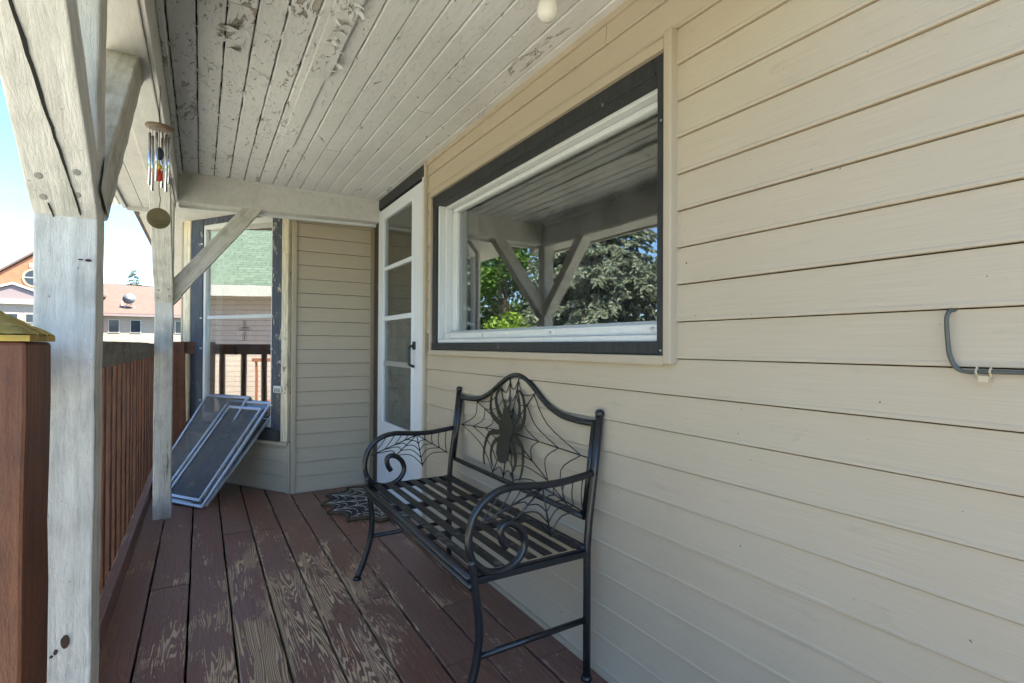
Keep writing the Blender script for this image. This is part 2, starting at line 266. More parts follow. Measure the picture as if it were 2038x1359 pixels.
def member(name, p0, p1, wx, wy, mat, parent, xdir=(1, 0, 0), jit=.0012, bevel=.004, seg=14, cut0=None, cut1=None):
    """a sawn timber from p0 to p1: own axes along its length, slightly uneven edges. cut0/cut1: plane z heights for level cuts"""
    p0, p1 = Vector(p0), Vector(p1); L = (p1-p0).length; Z = (p1-p0).normalized(); X = Vector(xdir); X = (X-Z*X.dot(Z)).normalized(); Y = Z.cross(X)
    mt = Matrix((X, Y, Z)).transposed().to_4x4(); mt.translation = p0; inv = mt.inverted()
    vs_, fs = [], []
    for i in range(seg+1):
        for sx, sy in ((-1, -1), (1, -1), (1, 1), (-1, 1)):
            q = Vector((sx*wx/2, sy*wy/2, L*i/seg))
            for end, cut in ((0, cut0), (seg, cut1)):
                if i == end and cut is not None:                 # cut = (axis, value): slide the corner along the timber to that plane
                    wq = mt @ q; ax, val = cut; q.z += (val-wq[ax])/Z[ax]
            if 0 < i < seg: q.x += rnd.uniform(-jit, jit); q.y += rnd.uniform(-jit, jit)
            vs_.append(q)
    for i in range(seg):
        for j in range(4): a = 4*i; fs.append([a+j, a+(j+1) % 4, a+4+(j+1) % 4, a+4+j])
    fs += [[3, 2, 1, 0], [4*seg+j for j in range(4)]]
    me = bpy.data.meshes.new(name); me.from_pydata([tuple(v) for v in vs_], [], fs); me.materials.append(M[mat]); me.update()
    o = bpy.data.objects.new(name, me); COL.objects.link(o); ORG[o] = p0.copy()
    if parent: o.parent = parent; mt = Matrix.Translation(-ORG[parent]) @ mt
    o.matrix_local = mt
    b = o.modifiers.new('bevel', 'BEVEL'); b.width = bevel; b.segments = 2; b.limit_method = 'ANGLE'; b.angle_limit = R(40)
    return o
def smoothpath(pts, n=4):
    P = [Vector(p) for p in pts]; out = []
    for i in range(len(P)-1):
        a, b, c, d = P[max(i-1, 0)], P[i], P[i+1], P[min(i+2, len(P)-1)]
        for k in range(n):
            t = k/n; out.append(.5*((2*b)+(c-a)*t+(2*a-5*b+4*c-d)*t*t+(3*b-a-3*c+d)*t**3))
    return out+[P[-1]]

ZC = 2.13       # ceiling
GZ = -0.62      # lawn level
# ================================================================== SETTING
g = MB(); N = 40
g.quad((-900, -900, GZ), (900, -900, GZ), (900, 1200, GZ), (-900, 1200, GZ)); tag(g.build('ground', 'ground'), kind='structure')

tag(MB().box((-7.3, -30, GZ-.1), (-1.75, 30, GZ+.012)).build('added_bounce_slab', 'concrete'), kind='structure')  # unseen pale slab, added to bounce sunlight up into the porch
tag(MB().box((-60, 30.5, GZ-.1), (60, 57, GZ+.01)).build('added_grey_ground', 'asphalt'), kind='structure')  # unseen grey lot, added to cut green lawn bounce on the far building
# ---- deck of planks running along the house
deck = tag(MB().box((-1.50, -1.6, -.32), (.03, 6.2, -.06)).build('deck', 'gap'), kind='structure')
PW = .1475; x0 = -1.4675-PW+.105
joints = {1: [2.75], 2: [1.02], 3: [3.35], 4: [3.32, 1.55], 5: [.8], 6: [2.2], 7: [3.0, 1.62], 8: [2.0], 9: [1.5]}
seams = [-1.512]+[-1.32+PW*i for i in range(10)]
for i in range(10):
    a, b = seams[i]+.0035, seams[i+1]-.0035
    cuts = sorted([-1.6]+joints.get(i, [])+[6.2])
    for c0, c1 in zip(cuts, cuts[1:]):
        c0 += .0015; c1 -= .0015; seg = max(2, int((c1-c0)/.09)); mb = MB(); dz0 = rnd.uniform(-.0022, .0022); cup = rnd.uniform(-.0015, .0015)
        for k in range(seg+1):
            y = c0+(c1-c0)*k/seg; ja, jb = rnd.uniform(-.0012, .0012), rnd.uniform(-.0012, .0012); r = .005; wob = .0009*math.sin(y*3.1+i)
            for px, pz in ((a+ja, -.036), (a+ja, -r), (a+ja+r*.35, -r*.3), (a+r*1.2, 0), ((a+b)/2, cup), (b-r*1.2, 0), (b+jb-r*.35, -r*.3), (b+jb, -r), (b+jb, -.036)): mb.v.append((px, y, pz+dz0+wob))
        for k in range(seg):
            for j in range(9): q = 9*k; mb.f.append([q+j, q+9+j, q+9+(j+1) % 9, q+(j+1) % 9])
        mb.f += [list(range(9)), [9*seg+j for j in range(8, -1, -1)]]
        mb.build('plank', 'deck', deck)

# ---- ceiling of narrow painted boards
ceil = tag(MB().box((-1.64, .45, ZC+.03), (.02, 4.3, ZC+.12)).build('ceiling', 'gap'), kind='structure')
cseams = [-1.300]+[-1.2463+.0853*i for i in range(15)]+[.005]
cj = {1: [2.62], 3: [1.86], 12: [2.28], 5: [3.35], 9: [3.0]}
for i in range(len(cseams)-1):
    a, b = cseams[i]+.0012, cseams[i+1]-.0012
    cuts = sorted([.47]+cj.get(i, [])+[3.862])
    for c0, c1 in zip(cuts, cuts[1:]):
        c0 += .0012; c1 -= .0012; seg = max(3, int((c1-c0)/.035)); mb = MB(); sag = rnd.uniform(-.002, .0015); old = .0028 if i < 8 else .0012
        for k in range(seg+1):
            y = c0+(c1-c0)*k/seg; ja = abs(rnd.gauss(0, old*.55)); jb = abs(rnd.gauss(0, old*.55)); z = ZC+sag+.0008*math.sin(y*5+i*2)
            for px, pz in ((a+ja, z+.022), (a+ja, z+.004), (a+ja+.004, z), (b-jb-.004, z), (b-jb, z+.004), (b-jb, z+.022)): mb.v.append((px, y, pz))
        for k in range(seg):
            for j in range(6): q = 6*k; mb.f.append([q+j, q+(j+1) % 6, q+6+(j+1) % 6, q+6+j])
        mb.f += [[5, 4, 3, 2, 1, 0], [6*seg+j for j in range(6)]]
        mb.build('ceiling_board', 'ceiling', ceil)
# loose patch boards hanging proud of the ceiling
pb = MB().prism([(-.798, .9, ZC-.018), (-.718, .9, ZC-.018), (-.714, 2.165, ZC-.022), (-.794, 2.172, ZC-.026)], (0, 0, .014)).build('patch_board', 'ceiling', ceil, bevel=.002)
arc = [(-.789, 2.185), (-.722, 2.185), (-.724, 3.02), (-.735, 3.08), (-.755, 3.10), (-.772, 3.05), (-.784, 2.96), (-.788, 2.85)]
MB().prism([(x, y, ZC-.0095) for x, y in arc], (0, 0, .0075)).build('patch_board', 'ceiling', ceil, bevel=.0015)
fl = MB()
def flake(x, y, L, W, curl, ang):
    ca, sa = math.cos(ang), math.sin(ang); n = 5; o = len(fl.v)
    for k in range(n+1):
        t = k/n; drop = (.0025 if curl < .022 else .0215)+(curl if curl < .022 else curl-.020)*t*t
        for j, s_ in enumerate((-1, 1)):
            ww = W*(1-.55*t)*(1+rnd.uniform(-.3, .3))*.5; lx, ly = s_*ww, L*t; fl.v.append((x+lx*ca-ly*sa, y+lx*sa+ly*ca, ZC-drop+rnd.uniform(-.001, .001)))
    for k in range(n): q = o+2*k; fl.f.append([q, q+1, q+3, q+2])
for _ in range(46): flake(rnd.uniform(-.785, -.728), rnd.uniform(1.2, 2.1), rnd.uniform(.02, .05), rnd.uniform(.012, .035), rnd.uniform(.024, .036), rnd.uniform(0, 6.3))
for _ in range(70): flake(rnd.uniform(-1.27, -.86), rnd.uniform(1.2, 3.2), rnd.uniform(.012, .045), rnd.uniform(.006, .018), rnd.uniform(.006, .018), rnd.uniform(0, 6.3))
for _ in range(36): flake(rnd.uniform(-.7, -.1), rnd.uniform(1.2, 3.2), rnd.uniform(.008, .02), rnd.uniform(.004, .01), rnd.uniform(.002, .006), rnd.uniform(0, 6.3))
for _ in range(90):
    flake(rnd.choice(cseams[1:10])+rnd.uniform(-.004, .004), rnd.uniform(1.2, 3.8), rnd.uniform(.012, .05), rnd.uniform(.004, .012), rnd.uniform(.004, .014), rnd.choice((0, math.pi))+rnd.uniform(-.3, .3))
for x, y, L in ((-1.085, 2.03, .075), (-1.07, 2.10, .06), (-1.05, 2.16, .05)): flake(x, y, L, .045, .0215, rnd.uniform(2, 4))
fo = fl.build('paint_flake', 'ceiling', ceil); tag(fo, kind='stuff'); so = fo.modifiers.new('solid', 'SOLIDIFY'); so.thickness = .0006
# porch roof over the ceiling, with soffit, fascia and gutter at the open edge
roof = thing('porch_roof', (-1.4, 2.2, 1.93), 'low white porch roof edge with soffit and gutter beyond the posts', 'roof')
MB().prism([(-1.59, .4, ZC+.10), (.3, .4, ZC+.55), (.3, .4, ZC+.14), (-1.55, .4, ZC+.06)], (0, 4.15, 0)).build('roof_deck', 'gap', roof)
for k in range(2): box('soffit_board', (-1.392-.085*k, .446, 1.957), (-1.475-.085*k, 4.20, 1.972), 'whitebeam', roof)
box('fascia', (-1.562, .42, 1.94), (-1.582, 4.22, 2.14), 'whitebeam', roof)
box('end_fascia', (-1.562, 4.205, 1.93), (-1.38, 4.225, 2.14), 'whitebeam', roof); box('end_fascia', (-1.562, .425, 1.93), (.0, .445, 2.14), 'whitebeam', roof)
gp = [(gx_+.112, gz_) for gx_, gz_ in [(-1.70, 2.06), (-1.70, 1.985), (-1.715, 1.965), (-1.77, 1.965), (-1.80, 2.0), (-1.81, 2.05), (-1.806, 2.05), (-1.796, 2.003), (-1.768, 1.97), (-1.717, 1.97), (-1.704, 1.988), (-1.704, 2.06)]]
MB().prism([(x, .4, z) for x, z in gp], (0, 3.85, 0)).build('gutter', 'gloss', roof)
MB().tube(smoothpath([(-1.64, 1.90, 1.97), (-1.64, 1.90, 1.93), (-1.63, 1.91, 1.89), (-1.60, 1.93, 1.855)], 4), .032, 12).build('downspout_elbow', 'gloss', roof, smooth=True)

# ================================================================== HOUSE
house = thing('house', (1.5, 2, GZ), 'house with beige vinyl siding, charcoal window trim and white storm door', 'house')
EX = .1016; Z0 = .013
wall = MB()
# sheathing behind the siding, with openings for window and door
def sheath(y0, y1, z0, z1): wall.box((.004, y0, z0), (.16, y1, z1))
sheath(-1.25, 1.06, GZ, 4.6); sheath(1.06, 2.785, GZ, 1.035); sheath(1.06, 2.785, 1.89, 4.6); sheath(2.785, 2.955, GZ, 4.6); sheath(2.955, 3.885, 2.06, 4.6); sheath(3.885, 4.06, GZ, 4.6); sheath(2.955, 3.885, GZ, 0)
wall = wall.build('wall', 'sheath', house)
def lap(name, p0, dirv, L, z, nrm, parent, h=EX, mat='siding'):
    """one clapboard course starting at p0, running along dirv for L, lower edge at z"""
    prof = [(-.001, h-.0030), (.0060, h-.0030), (.0112, .010), (.0128, .006), (.0130, .001), (.0122, -.0005), (.0040, -.0005), (-.001, -.0005)]
    n = Vector(nrm); D = Vector(dirv); seg = max(1, int(L/.22)); m_ = MB(); K = len(prof); w0 = rnd.uniform(0, 6)
    for k in range(seg+1):
        t = L*k/seg; dd = .0011*math.sin(t*2.3+w0)+rnd.uniform(-.0004, .0004); dz_ = .0009*math.sin(t*1.4+w0*2)+rnd.uniform(-.0003, .0003)
        for q_, (a, b) in enumerate(prof): m_.v.append(tuple(Vector((p0[0], p0[1], z+b+(dz_ if q_ > 1 else 0)*.4))+n*(a+(dd*.5 if 0 < q_ < 6 else 0))+D*t))
    for k in range(seg):
        for j in range(K): q = K*k; m_.f.append([q+j, q+(j+1) % K, q+K+(j+1) % K, q+K+j])
    m_.f += [list(range(K-1, -1, -1)), [K*seg+j for j in range(K)]]
    return m_.build(name, mat, parent, bevel=.0010)
for k in range(21):
    z = Z0+EX*k; h = min(EX, ZC-z)
    if h < .02: break
    if z+h < 1.03 or z > 1.90: spans = [(-1.25, 2.884)]
    elif z < 1.03: spans = [(-1.25, 2.884)]
    else: spans = [(-1.25, 1.03), (2.815, 2.884)]
    if z < 1.03 < z+h: 
        lap('siding_board', (0, -1.25, 0), (0, 1, 0), 2.28, z, (-1, 0, 0), wall, h); continue
    if z < 1.905 < z+h:
        lap('siding_board', (0, -1.25, 0), (0, 1, 0), 2.28, z, (-1, 0, 0), wall, h); lap('siding_board', (0, 2.815, 0), (0, 1, 0), .069, z, (-1, 0, 0), wall, h)
        if z+h-1.925 > .01: lap('siding_board', (0, 1.03, 0), (0, 1, 0), 1.785, 1.925, (-1, 0, 0), wall, z+h-1.925)
        continue
    if k == 20: spans = [(-1.25, 1.32), (1.323, 2.884)]
    if k in (12,): spans = [(a_, b_) for a0, b0 in spans for a_, b_ in ([(a0, .62+.1*k), (.6215+.1*k, b0)] if a0 < .6+.1*k < b0-.3 and k != 17 else [(a0, b0)])]
    for a, b in spans: lap('siding_board', (0, a, 0), (0, 1, 0), b-a, z, (-1, 0, 0), wall, h)
for k in range(21, 44): lap('siding_board', (0, -1.25, 0), (0, 1, 0), 1.64, Z0+EX*k, (-1, 0, 0), wall)
box('starter_strip', (-.024, -1.25, .001), (.003, 2.884, .020), 'trim', wall)
box('corner_trim', (-.027, 2.886, .0), (.003, 2.912, ZC), 'trim', wall, .004)
box('ceiling_trim', (-.020, .446, ZC-.022), (.003, 2.884, ZC+.01), 'trim', wall, .003)

# ---- picture window
win = box('window', (.082, 1.06, 1.03), (.150, 2.785, 1.06), 'gloss', house)
tag(win, label='large picture window with charcoal casing and white sash')
def wpart(nm, a, b, mat, bev=.0025): return box(nm, a, b, mat, win, bev)
wpart('casing', (-.022, 1.053, 1.038), (.06, 2.79, 1.075), 'charcoal'); wpart('casing', (-.020, 1.055, 1.835), (.05, 2.788, 1.893), 'charcoal')
wpart('casing', (-.024, 1.051, 1.034), (.05, 1.083, 1.889), 'charcoal'); wpart('casing', (-.018, 2.742, 1.076), (.05, 2.79, 1.834), 'charcoal')
wpart('casing_bead', (-.026, 1.09, 1.838), (-.019, 2.74, 1.850), 'charcoal'); 
wpart('jamb', (-.004, 1.0835, 1.0755), (.13, 1.098, 1.850), 'gloss'); wpart('jamb', (-.004, 2.722, 1.0755), (.13, 2.7415, 1.850), 'gloss'); wpart('jamb', (-.005, 1.0985, 1.8355), (.13, 2.7215, 1.850), 'gloss')
wpart('stop', (.030, 1.0985, 1.819), (.07, 2.7215, 1.835), 'gloss', .004); wpart('stop', (.028, 2.700, 1.0955), (.07, 2.7215, 1.8185), 'gloss'); wpart('sill', (-.008, 1.084, 1.0752), (.085, 2.7215, 1.0952), 'gloss')
wpart('lower_board', (.010, 1.0985, 1.0955), (.028, 2.68, 1.128), 'gloss')
wpart('sash_rail', (.062, 1.0985, 1.797), (.10, 2.69, 1.8185), 'gloss', .006); wpart('sash_rail', (.045, 1.0985, 1.0956), (.10, 2.69, 1.140), 'gloss', .006); wpart('sash_stile', (.062, 2.642, 1.1405), (.10, 2.6995, 1.7965), 'gloss', .006); wpart('sash_stile', (.062, 1.0985, 1.1405), (.10, 1.125, 1.7965), 'gloss', .006)
wpart('pane', (.080, 1.125, 1.140), (.085, 2.642, 1.797), 'glass', 0)
for y in (2.60, 2.22, 1.66, 1.13): MB().lathe((.010, y, 1.112), [(.006, 0), (.007, .004), (.004, .007)], 8, (-1, 0, 0)).build('screw', 'alu', win)
for y, z in ((1.067, 1.05), (1.067, 1.70)): MB().lathe((-.023, y, z), [(.004, 0), (.003, .003)], 8, (-1, 0, 0)).build('screw', 'alu', win)
wpart('trim', (-.034, 1.05, 1.894), (.002, 2.802, 1.926), 'trim'); wpart('trim', (-.036, 1.022, 1.012), (.002, 1.0495, 1.940), 'trim', .004); wpart('trim', (-.030, 2.791, 1.02), (.002, 2.812, 1.893), 'trim'); wpart('trim', (-.034, 1.05, 1.008), (.002, 2.81, 1.036), 'trim', .004)
room = MB(); room.box((.9, .5, .2), (.95, 5.2, 2.4)); room.box((.16, .5, 2.35), (.95, 5.2, 2.4)); room.box((.16, .45, .2), (.95, .5, 2.4)); room.box((.16, .5, .0), (.95, 4.0, .05)); room.build('interior_wall', 'dark', house)

# ---- storm door, flush in the same wall
door = box('door', (-.012, 2.972, .035), (.020, 3.866, .517), 'doorwhite', house, .004); tag(door, label='white storm door with four glass panels')
def dpart(nm, a, b, mat, bev=.003): return box(nm, a, b, mat, door, bev)
dpart('stile', (-.012, 2.972, .5175), (.020, 3.120, 2.042), 'doorwhite'); dpart('stile', (-.012, 3.735, .5175), (.020, 3.866, 2.042), 'doorwhite'); dpart('rail', (-.012, 3.1205, 1.968), (.020, 3.7345, 2.042), 'doorwhite')
dpart('bead', (-.018, 3.112, .50), (.0, 3.138, 1.985), 'doorwhite'); dpart('bead', (-.018, 3.722, .50), (.0, 3.745, 1.985), 'doorwhite'); dpart('bead', (-.0175, 3.1385, .50), (.0, 3.7215, .522), 'doorwhite'); dpart('bead', (-.0175, 3.1385, 1.962), (.0, 3.7215, 1.985), 'doorwhite')
for z, mt, hh in ((1.605, 'doorwhite', .014), (1.250, 'doorwhite', .016), (.935, 'alu', .017)): dpart('glazing_bar', (-.015, 3.1385, z-hh), (.012, 3.7215, z+hh), mt)
zs = [.522, .918, 1.234, 1.591, 1.962]
for i in range(4):
    lo = zs[i]+(.034 if i else 0); dpart('pane', (-.002, 3.1385, lo), (.002, 3.7215, zs[i+1]), 'doorglass', 0)
dpart('insect_screen', (.006, 3.1385, .522), (.008, 3.7215, 1.234), 'mesh', 0); dpart('inner_door', (.06, 2.96, .04), (.09, 3.88, 2.05), 'dark')
h = MB().tube(smoothpath([(-.012, 3.085, 1.062), (-.045, 3.085, 1.050), (-.052, 3.085, 1.02), (-.050, 3.085, .975), (-.045, 3.085, .945), (-.014, 3.085, .930)], 4), .0085, 8); h.box((-.022, 3.066, 1.035), (-.011, 3.104, 1.085)); h.build('handle', 'black', door, bevel=.002)
box('door_header', (-.016, 2.914, 2.058), (.05, 3.9, ZC+.004), 'charcoal', house); box('door_jamb', (-.012, 2.9125, .0), (.05, 2.938, 2.0575), 'charcoal', house); box('door_jamb', (-.016, 2.9385, .0), (.03, 2.970, 2.0575), 'gloss', house); box('door_jamb', (-.010, 3.868, .0), (.05, 3.90, 2.0575), 'charcoal', house); box('door_sill', (-.03, 2.94, .001), (.05, 3.9, .033), 'alu', house)

# ---- end wall beside the door, clapboarded, and the chamfered corner with the bay window
YF = 4.05; ew = MB().box((-.575, YF+.002, GZ), (.004, YF+.10, 4.4)).build('end_wall', 'sheath', house)
for k in range(20):
    z = Z0+EX*k; h = min(EX, 1.985-z)
    if h > .015: lap('siding_board', (-.555, YF, 0), (1, 0, 0), .548, z, (0, -1, 0), ew, h)
box('corner_post', (-.583, YF-.024, .0), (-.552, YF+.01, 2.0), 'trim', ew, .004); box('starter_strip', (-.552, YF-.018, .001), (-.02, YF+.001, .018), 'trim', ew); box('corner_trim', (-.022, YF-.026, 0), (.004, YF+.001, 2.0), 'corner', ew); box('head_trim', (-.552, YF-.017, 1.962), (-.023, YF+.001, 1.99), 'corner', ew)
B0 = Vector((-.578, YF, 0)); BD = Vector((-.55, .835, 0)).normalized(); BN = Vector((-BD.y, BD.x, 0))   # along the chamfer, and outwards
def bayp(s, d, z): return B0+BD*s+BN*d+Vector((0, 0, z))
def baybox(nm, s0, s1, d0, d1, z0, z1, mat, parent, bev=.003):
    return MB().prism([bayp(s0, d0, z0), bayp(s1, d0, z0), bayp(s1, d1, z0), bayp(s0, d1, z0)], (0, 0, z1-z0)).build(nm, mat, parent, bevel=bev)
bay = baybox('bay_window', .0, 1.24, -.10, -.085, GZ, .36, 'dark', house); tag(bay, label='tall window in the chamfered corner with slate and cream peeling frame')
for k in range(4):
    z = Z0+EX*k; h = min(EX, .345-z)
    if h > .015: lap('siding_board', bayp(.012, 0, 0), BD, 1.20, z, BN, bay, h)
baybox('base_strip', .03, 1.22, 0, .017, .001, .018, 'trim', bay); baybox('corner_post', -.006, .024, 0, .022, 0, .36, 'trim', bay); baybox('cap', .0, 1.22, 0, .045, .345, .366, 'trim', bay)
baybox('cream_post', .024, .088, -.05, .020, .3665, 2.08, 'cream', bay); baybox('cream_post', 1.135, 1.225, -.06, .022, -.0, 2.10, 'cream', bay); baybox('corner_trim', 1.2255, 1.245, -.06, .026, 0, 2.10, 'trim', bay)
baybox('casing', .0885, .195, -.05, .014, .367, 2.08, 'slate', bay); baybox('casing', .99, 1.1345, -.05, .014, .367, 2.08, 'slate', bay); baybox('casing', .1955, .9895, -.05, .012, 2.01, 2.08, 'slate', bay); baybox('sill', .0885, 1.13, .0145, .045, .367, .445, 'charcoal', bay); baybox('casing', .1955, .9895, -.05, .012, .367, .455, 'charcoal', bay)
for a, b, c, d in ((.1955, .212, .4555, 2.0095), (.962, .9895, .4555, 2.0095), (.2125, .9615, .4555, .520), (.2125, .9615, 1.975, 2.0095)): baybox('storm_frame', a, b, -.03, .006, c, d, 'gloss', bay)
baybox('meeting_rail', .2125, .9615, -.035, -.006, 1.262, 1.288, 'gloss', bay); baybox('pane', .2125, .9615, -.020, -.016, .52, 1.975, 'bayglass', bay, 0)
baybox('inner_frame', .86, .90, -.07, -.04, .52, 1.975, 'gloss', bay); baybox('room_back', -.2, 1.4, -.6, -.58, .2, 2.2, 'dark', bay, 0)
for zz_ in (.62, 1.03, 1.27, 1.62, 1.86):
    for s_ in (.188, .998): baybox('clip', s_-.009, s_+.009, .014, .022, zz_-.006, zz_+.006, 'alu', bay, .001)
lat = baybox('latch', .075, .155, .0205, .030, .715, .765, 'gloss', bay, .004)
for s_ in (.092, .113, .134): baybox('latch_slot', s_-.004, s_+.004, .0305, .032, .72, .748, 'gap', bay, 0)
wing = MB(); C1 = bayp(1.235, -.06, 0); wing.box((C1.x+.02, C1.y+.02, GZ), (C1.x+.10, 10.5, 2.2)); wing.prism([(C1.x+.02, 10.4, GZ), (4, 10.4, GZ), (4, 10.5, GZ), (C1.x+.02, 10.5, GZ)], (0, 0, 2.8)); wing.build('wing_wall', 'pinkside', house, uv=((1, 1, 0), (0, 0, 1)))
MB().prism([(C1.x-.05, 4.30, 2.06), (.2, 4.12, 2.06), (.2, 10.7, 2.06), (-1.56, 10.7, 2.06), (-1.56, 5.0, 2.06)], (0, 0, .03)).build('soffit', 'whitebeam', house)
MB().prism([(-1.60, 4.25, 2.09), (-1.60, 10.7, 2.09), (3, 10.7, 3.3), (3, 4.25, 3.3)], (0, 0, .05)).build('wing_roof', 'shroof', house, uv=((0, 1, 0), (1, 0, .3)))
MB().prism([(-.25, -1.45, 4.5), (9, -1.45, 4.5), (4.4, -1.45, 7.2)], (0, 12.8, 0)).build('roof', 'shroof', house, uv=((0, 1, 0), (.86, 0, .5)))  # unseen roof and outer walls, sized to keep the sun off the porch
hb = MB(); hb.box((.005, -1.35, GZ), (9, -1.25, 4.5)); hb.box((8.9, -1.25, GZ), (9, 11, 4.5)); hb.box((.16, 10.9, GZ), (8.9, 11, 4.5)); hb.box((.16, -1.25, 2.42), (8.9, 10.9, 2.5)); hb.build('outer_wall', 'trim', house)

# ================================================================== PORCH TIMBER
p1 = thing('porch_post', (-1.363, 1.347, 0), 'nearest white timber post with three knee braces, beside the brown newel post', 'post')
member('post', (-1.363, 1.347, -.05), (-1.363, 1.347, 1.95), .094, .094, 'white', p1, seg=30)
d1 = Vector((0, -.74, .67)).normalized(); n1 = Vector((0, -d1.z, d1.y)); n1 = Vector((0, .67, .74)).normalized()
c1_ = Vector((-1.363, 1.302, 1.302))+n1*.040; member('brace', c1_, c1_+d1*1.0, .0975, .080, 'white', p1, cut1=(2, 1.9325))
b1 = member('brace', (-1.350, 1.36, 1.36), (-1.350, 2.10, 1.99), .080, .110, 'mossy', p1, cut0=(1, 1.396), cut1=(2, 1.930))
p2 = thing('porch_post', (-1.336, 3.892, 0), 'far white corner post with knee braces behind the wind chime', 'post')
member('post', (-1.336, 3.892, -.01), (-1.336, 3.892, 1.95), .094, .094, 'white', p2, seg=24)
d2 = Vector((0, -.66, .75)).normalized(); n2 = Vector((0, .75, .66)).normalized()
c2_ = Vector((-1.336, 3.846, 1.312))+n2*.042; member('brace', c2_, c2_+d2*.9, .0965, .084, 'white', p2, cut1=(2, 1.9325))
member('brace', (-1.33, 3.902, 1.335), (-.79, 3.902, 2.04), .088, .095, 'white', p2, xdir=(0, 1, 0), cut0=(0, -1.288), cut1=(2, 1.952))
for P, c_, d_, n_, hf in ((p1, c1_, d1, n1, .040), (p2, c2_, d2, n2, .042)):
    for sx in (-.027, .025):
        for t in (.040, .092):
            c = c_+d_*(t+rnd.uniform(-.006, .006)+(.012 if sx > 0 else 0))+Vector((sx+rnd.uniform(-.004, .004), 0, 0))-n_*hf
            MB().lathe(c, [(.0065, -.003), (.0065, .0006), (.0045, .0012), (.002, .0012)], 10, -n_).build('screw', 'oldscrew', P)
def sliver(pts, w_, P):
    m_ = MB(); n = len(pts)
    for i, (x, t) in enumerate(pts):
        k_ = w_*math.sin(math.pi*(i+.35)/(n+.3))+.0004
        for s_ in (-1, 1): m_.v.append(tuple(c1_+d1*t+Vector((x+s_*k_+rnd.uniform(-.0006, .0006), 0, 0))-n1*.0408))
    m_.f = [[2*i, 2*i+1, 2*i+3, 2*i+2] for i in range(n-1)]; o_ = m_.build('crack', 'gap', P); q_ = o_.modifiers.new('solid', 'SOLIDIFY'); q_.thickness = .004; q_.offset = 0
sliver([(-.030+.046*k/22+rnd.uniform(-.0009, .0009), .50-.43*k/22) for k in range(23)], .0020, p1); sliver([(.017+.006*k/6, .075-.065*k/6) for k in range(7)], .0012, p1); sliver([(-.022+.004*k/5, .03-.03*k/5) for k in range(6)], .0008, p1)
for x, z, r_, sq in ((-1.356, .493, .0085, 1.5), (-1.370, .477, .004, 1.2), (-1.376, .470, .0022, 1), (-1.328, 1.222, .0045, .6), (-1.340, 1.2225, .0035, .4)):
    m_ = MB(); m_.v = [(x+r_*math.cos(t_*.5236)*(.8 if sq > 1 else 1.2)*(1+rnd.uniform(-.15, .15)), 1.2975, z+r_*math.sin(t_*.5236)*sq) for t_ in range(12)]; m_.prism(list(m_.v), (0, .004, 0)); m_.v = m_.v; m_.build('knot', 'knot', p1)
ob = thing('porch_beam', (-1.336, 2.2, 1.93), 'white painted beam along the open side of the porch', 'beam')
MB().box((-1.388, .446, 1.931), (-1.284, 4.0, 2.14)).build('beam', 'whitebeam', ob, bevel=.004); box('inner_fascia', (-1.2835, .446, 1.938), (-1.270, 3.846, ZC+.004), 'whitebeam', ob); box('cover_strip', (-1.2695, .446, ZC-.028), (-1.250, 3.844, ZC+.003), 'ceiling', ob, .004)
fb = thing('porch_beam', (-.64, 3.91, 1.95), 'white painted beam across the far end of the porch above the siding', 'beam')
MB().prism([(-1.269, 3.852, 1.945), (-.004, 3.852, 1.972), (-.004, 3.852, ZC+.01), (-1.269, 3.852, ZC+.01)], (0, .105, 0)).build('beam', 'whitebeam', fb, bevel=.004)
MB().prism([(-1.268, 3.848, ZC-.030), (-.005, 3.848, ZC-.030), (-.005, 3.848, ZC+.003), (-1.268, 3.848, ZC+.003)], (0, .0035, 0)).build('cover_strip', 'whitebeam', fb, bevel=.001)
MB().prism([(-1.268, 3.9575, 1.930), (-.004, 3.9575, 1.955), (-.004, 3.9575, ZC), (-1.268, 3.9575, ZC)], (0, .03, 0)).build('back_board', 'gloss', fb, bevel=.002)

# ---- railing
rail = thing('porch_railing', (-1.45, 2.8, 0), 'red-brown baluster railing with weathered grey top rail behind the white posts', 'railing')
member('top_rail', (-1.437, 1.0, 1.025), (-1.437, 3.86, 1.025), .058, .089, 'greywood', rail, xdir=(1, 0, 0)); member('top_rail', (-1.437, 3.862, 1.02), (-1.437, 5.95, 1.02), .058, .089, 'brown', rail)
member('bottom_rail', (-1.446, .8, .048), (-1.446, 5.95, .048), .038, .090, 'deck', rail, seg=30)
bal = None
for i in range(29):
    y = .95+.172*i
    if bal is None: bal = member('baluster', (-1.486, y, -.12), (-1.486, y, 1.0), .036, .040, 'brown', rail, seg=8)
    else:
        c = bal.copy(); COL.objects.link(c); c.location = bal.location+Vector((rnd.uniform(-.003, .003),   .172*i+rnd.uniform(-.006, .006), 0))
nw = thing('newel_post', (-1.342, .80, 0), 'near red-brown newel post with yellow pyramid cap at the left edge', 'post')
member('post', (-1.345, .80, -.1), (-1.345, .80, 1.062), .094, .108, 'brown', nw, seg=16)
c = MB(); a, b, n = .050, .057, 26; o = (-1.345, .80)
for i in range(n+1):
    for j in range(n+1):
        u, v = 2*i/n-1, 2*j/n-1; e_ = max(abs(u), abs(v)); rid = .0016*math.sin(v*17+.8*math.sin(u*2.5))*(1-.5*e_)+rnd.uniform(-.0005, .0005)
        c.v.append((o[0]+a*u, o[1]+b*v, 1.070+.033*(1-e_)+rid))
c.f = [[i*(n+1)+j, (i+1)*(n+1)+j, (i+1)*(n+1)+j+1, i*(n+1)+j+1] for i in range(n) for j in range(n)]
c.box((o[0]-a, o[1]-b, 1.0625), (o[0]+a, o[1]+b, 1.0690)); c.build('cap', 'gold', nw)
er = thing('end_railing', (-1.28, 4.95, 0), 'short red-brown railing stub with post behind the far white post', 'railing')
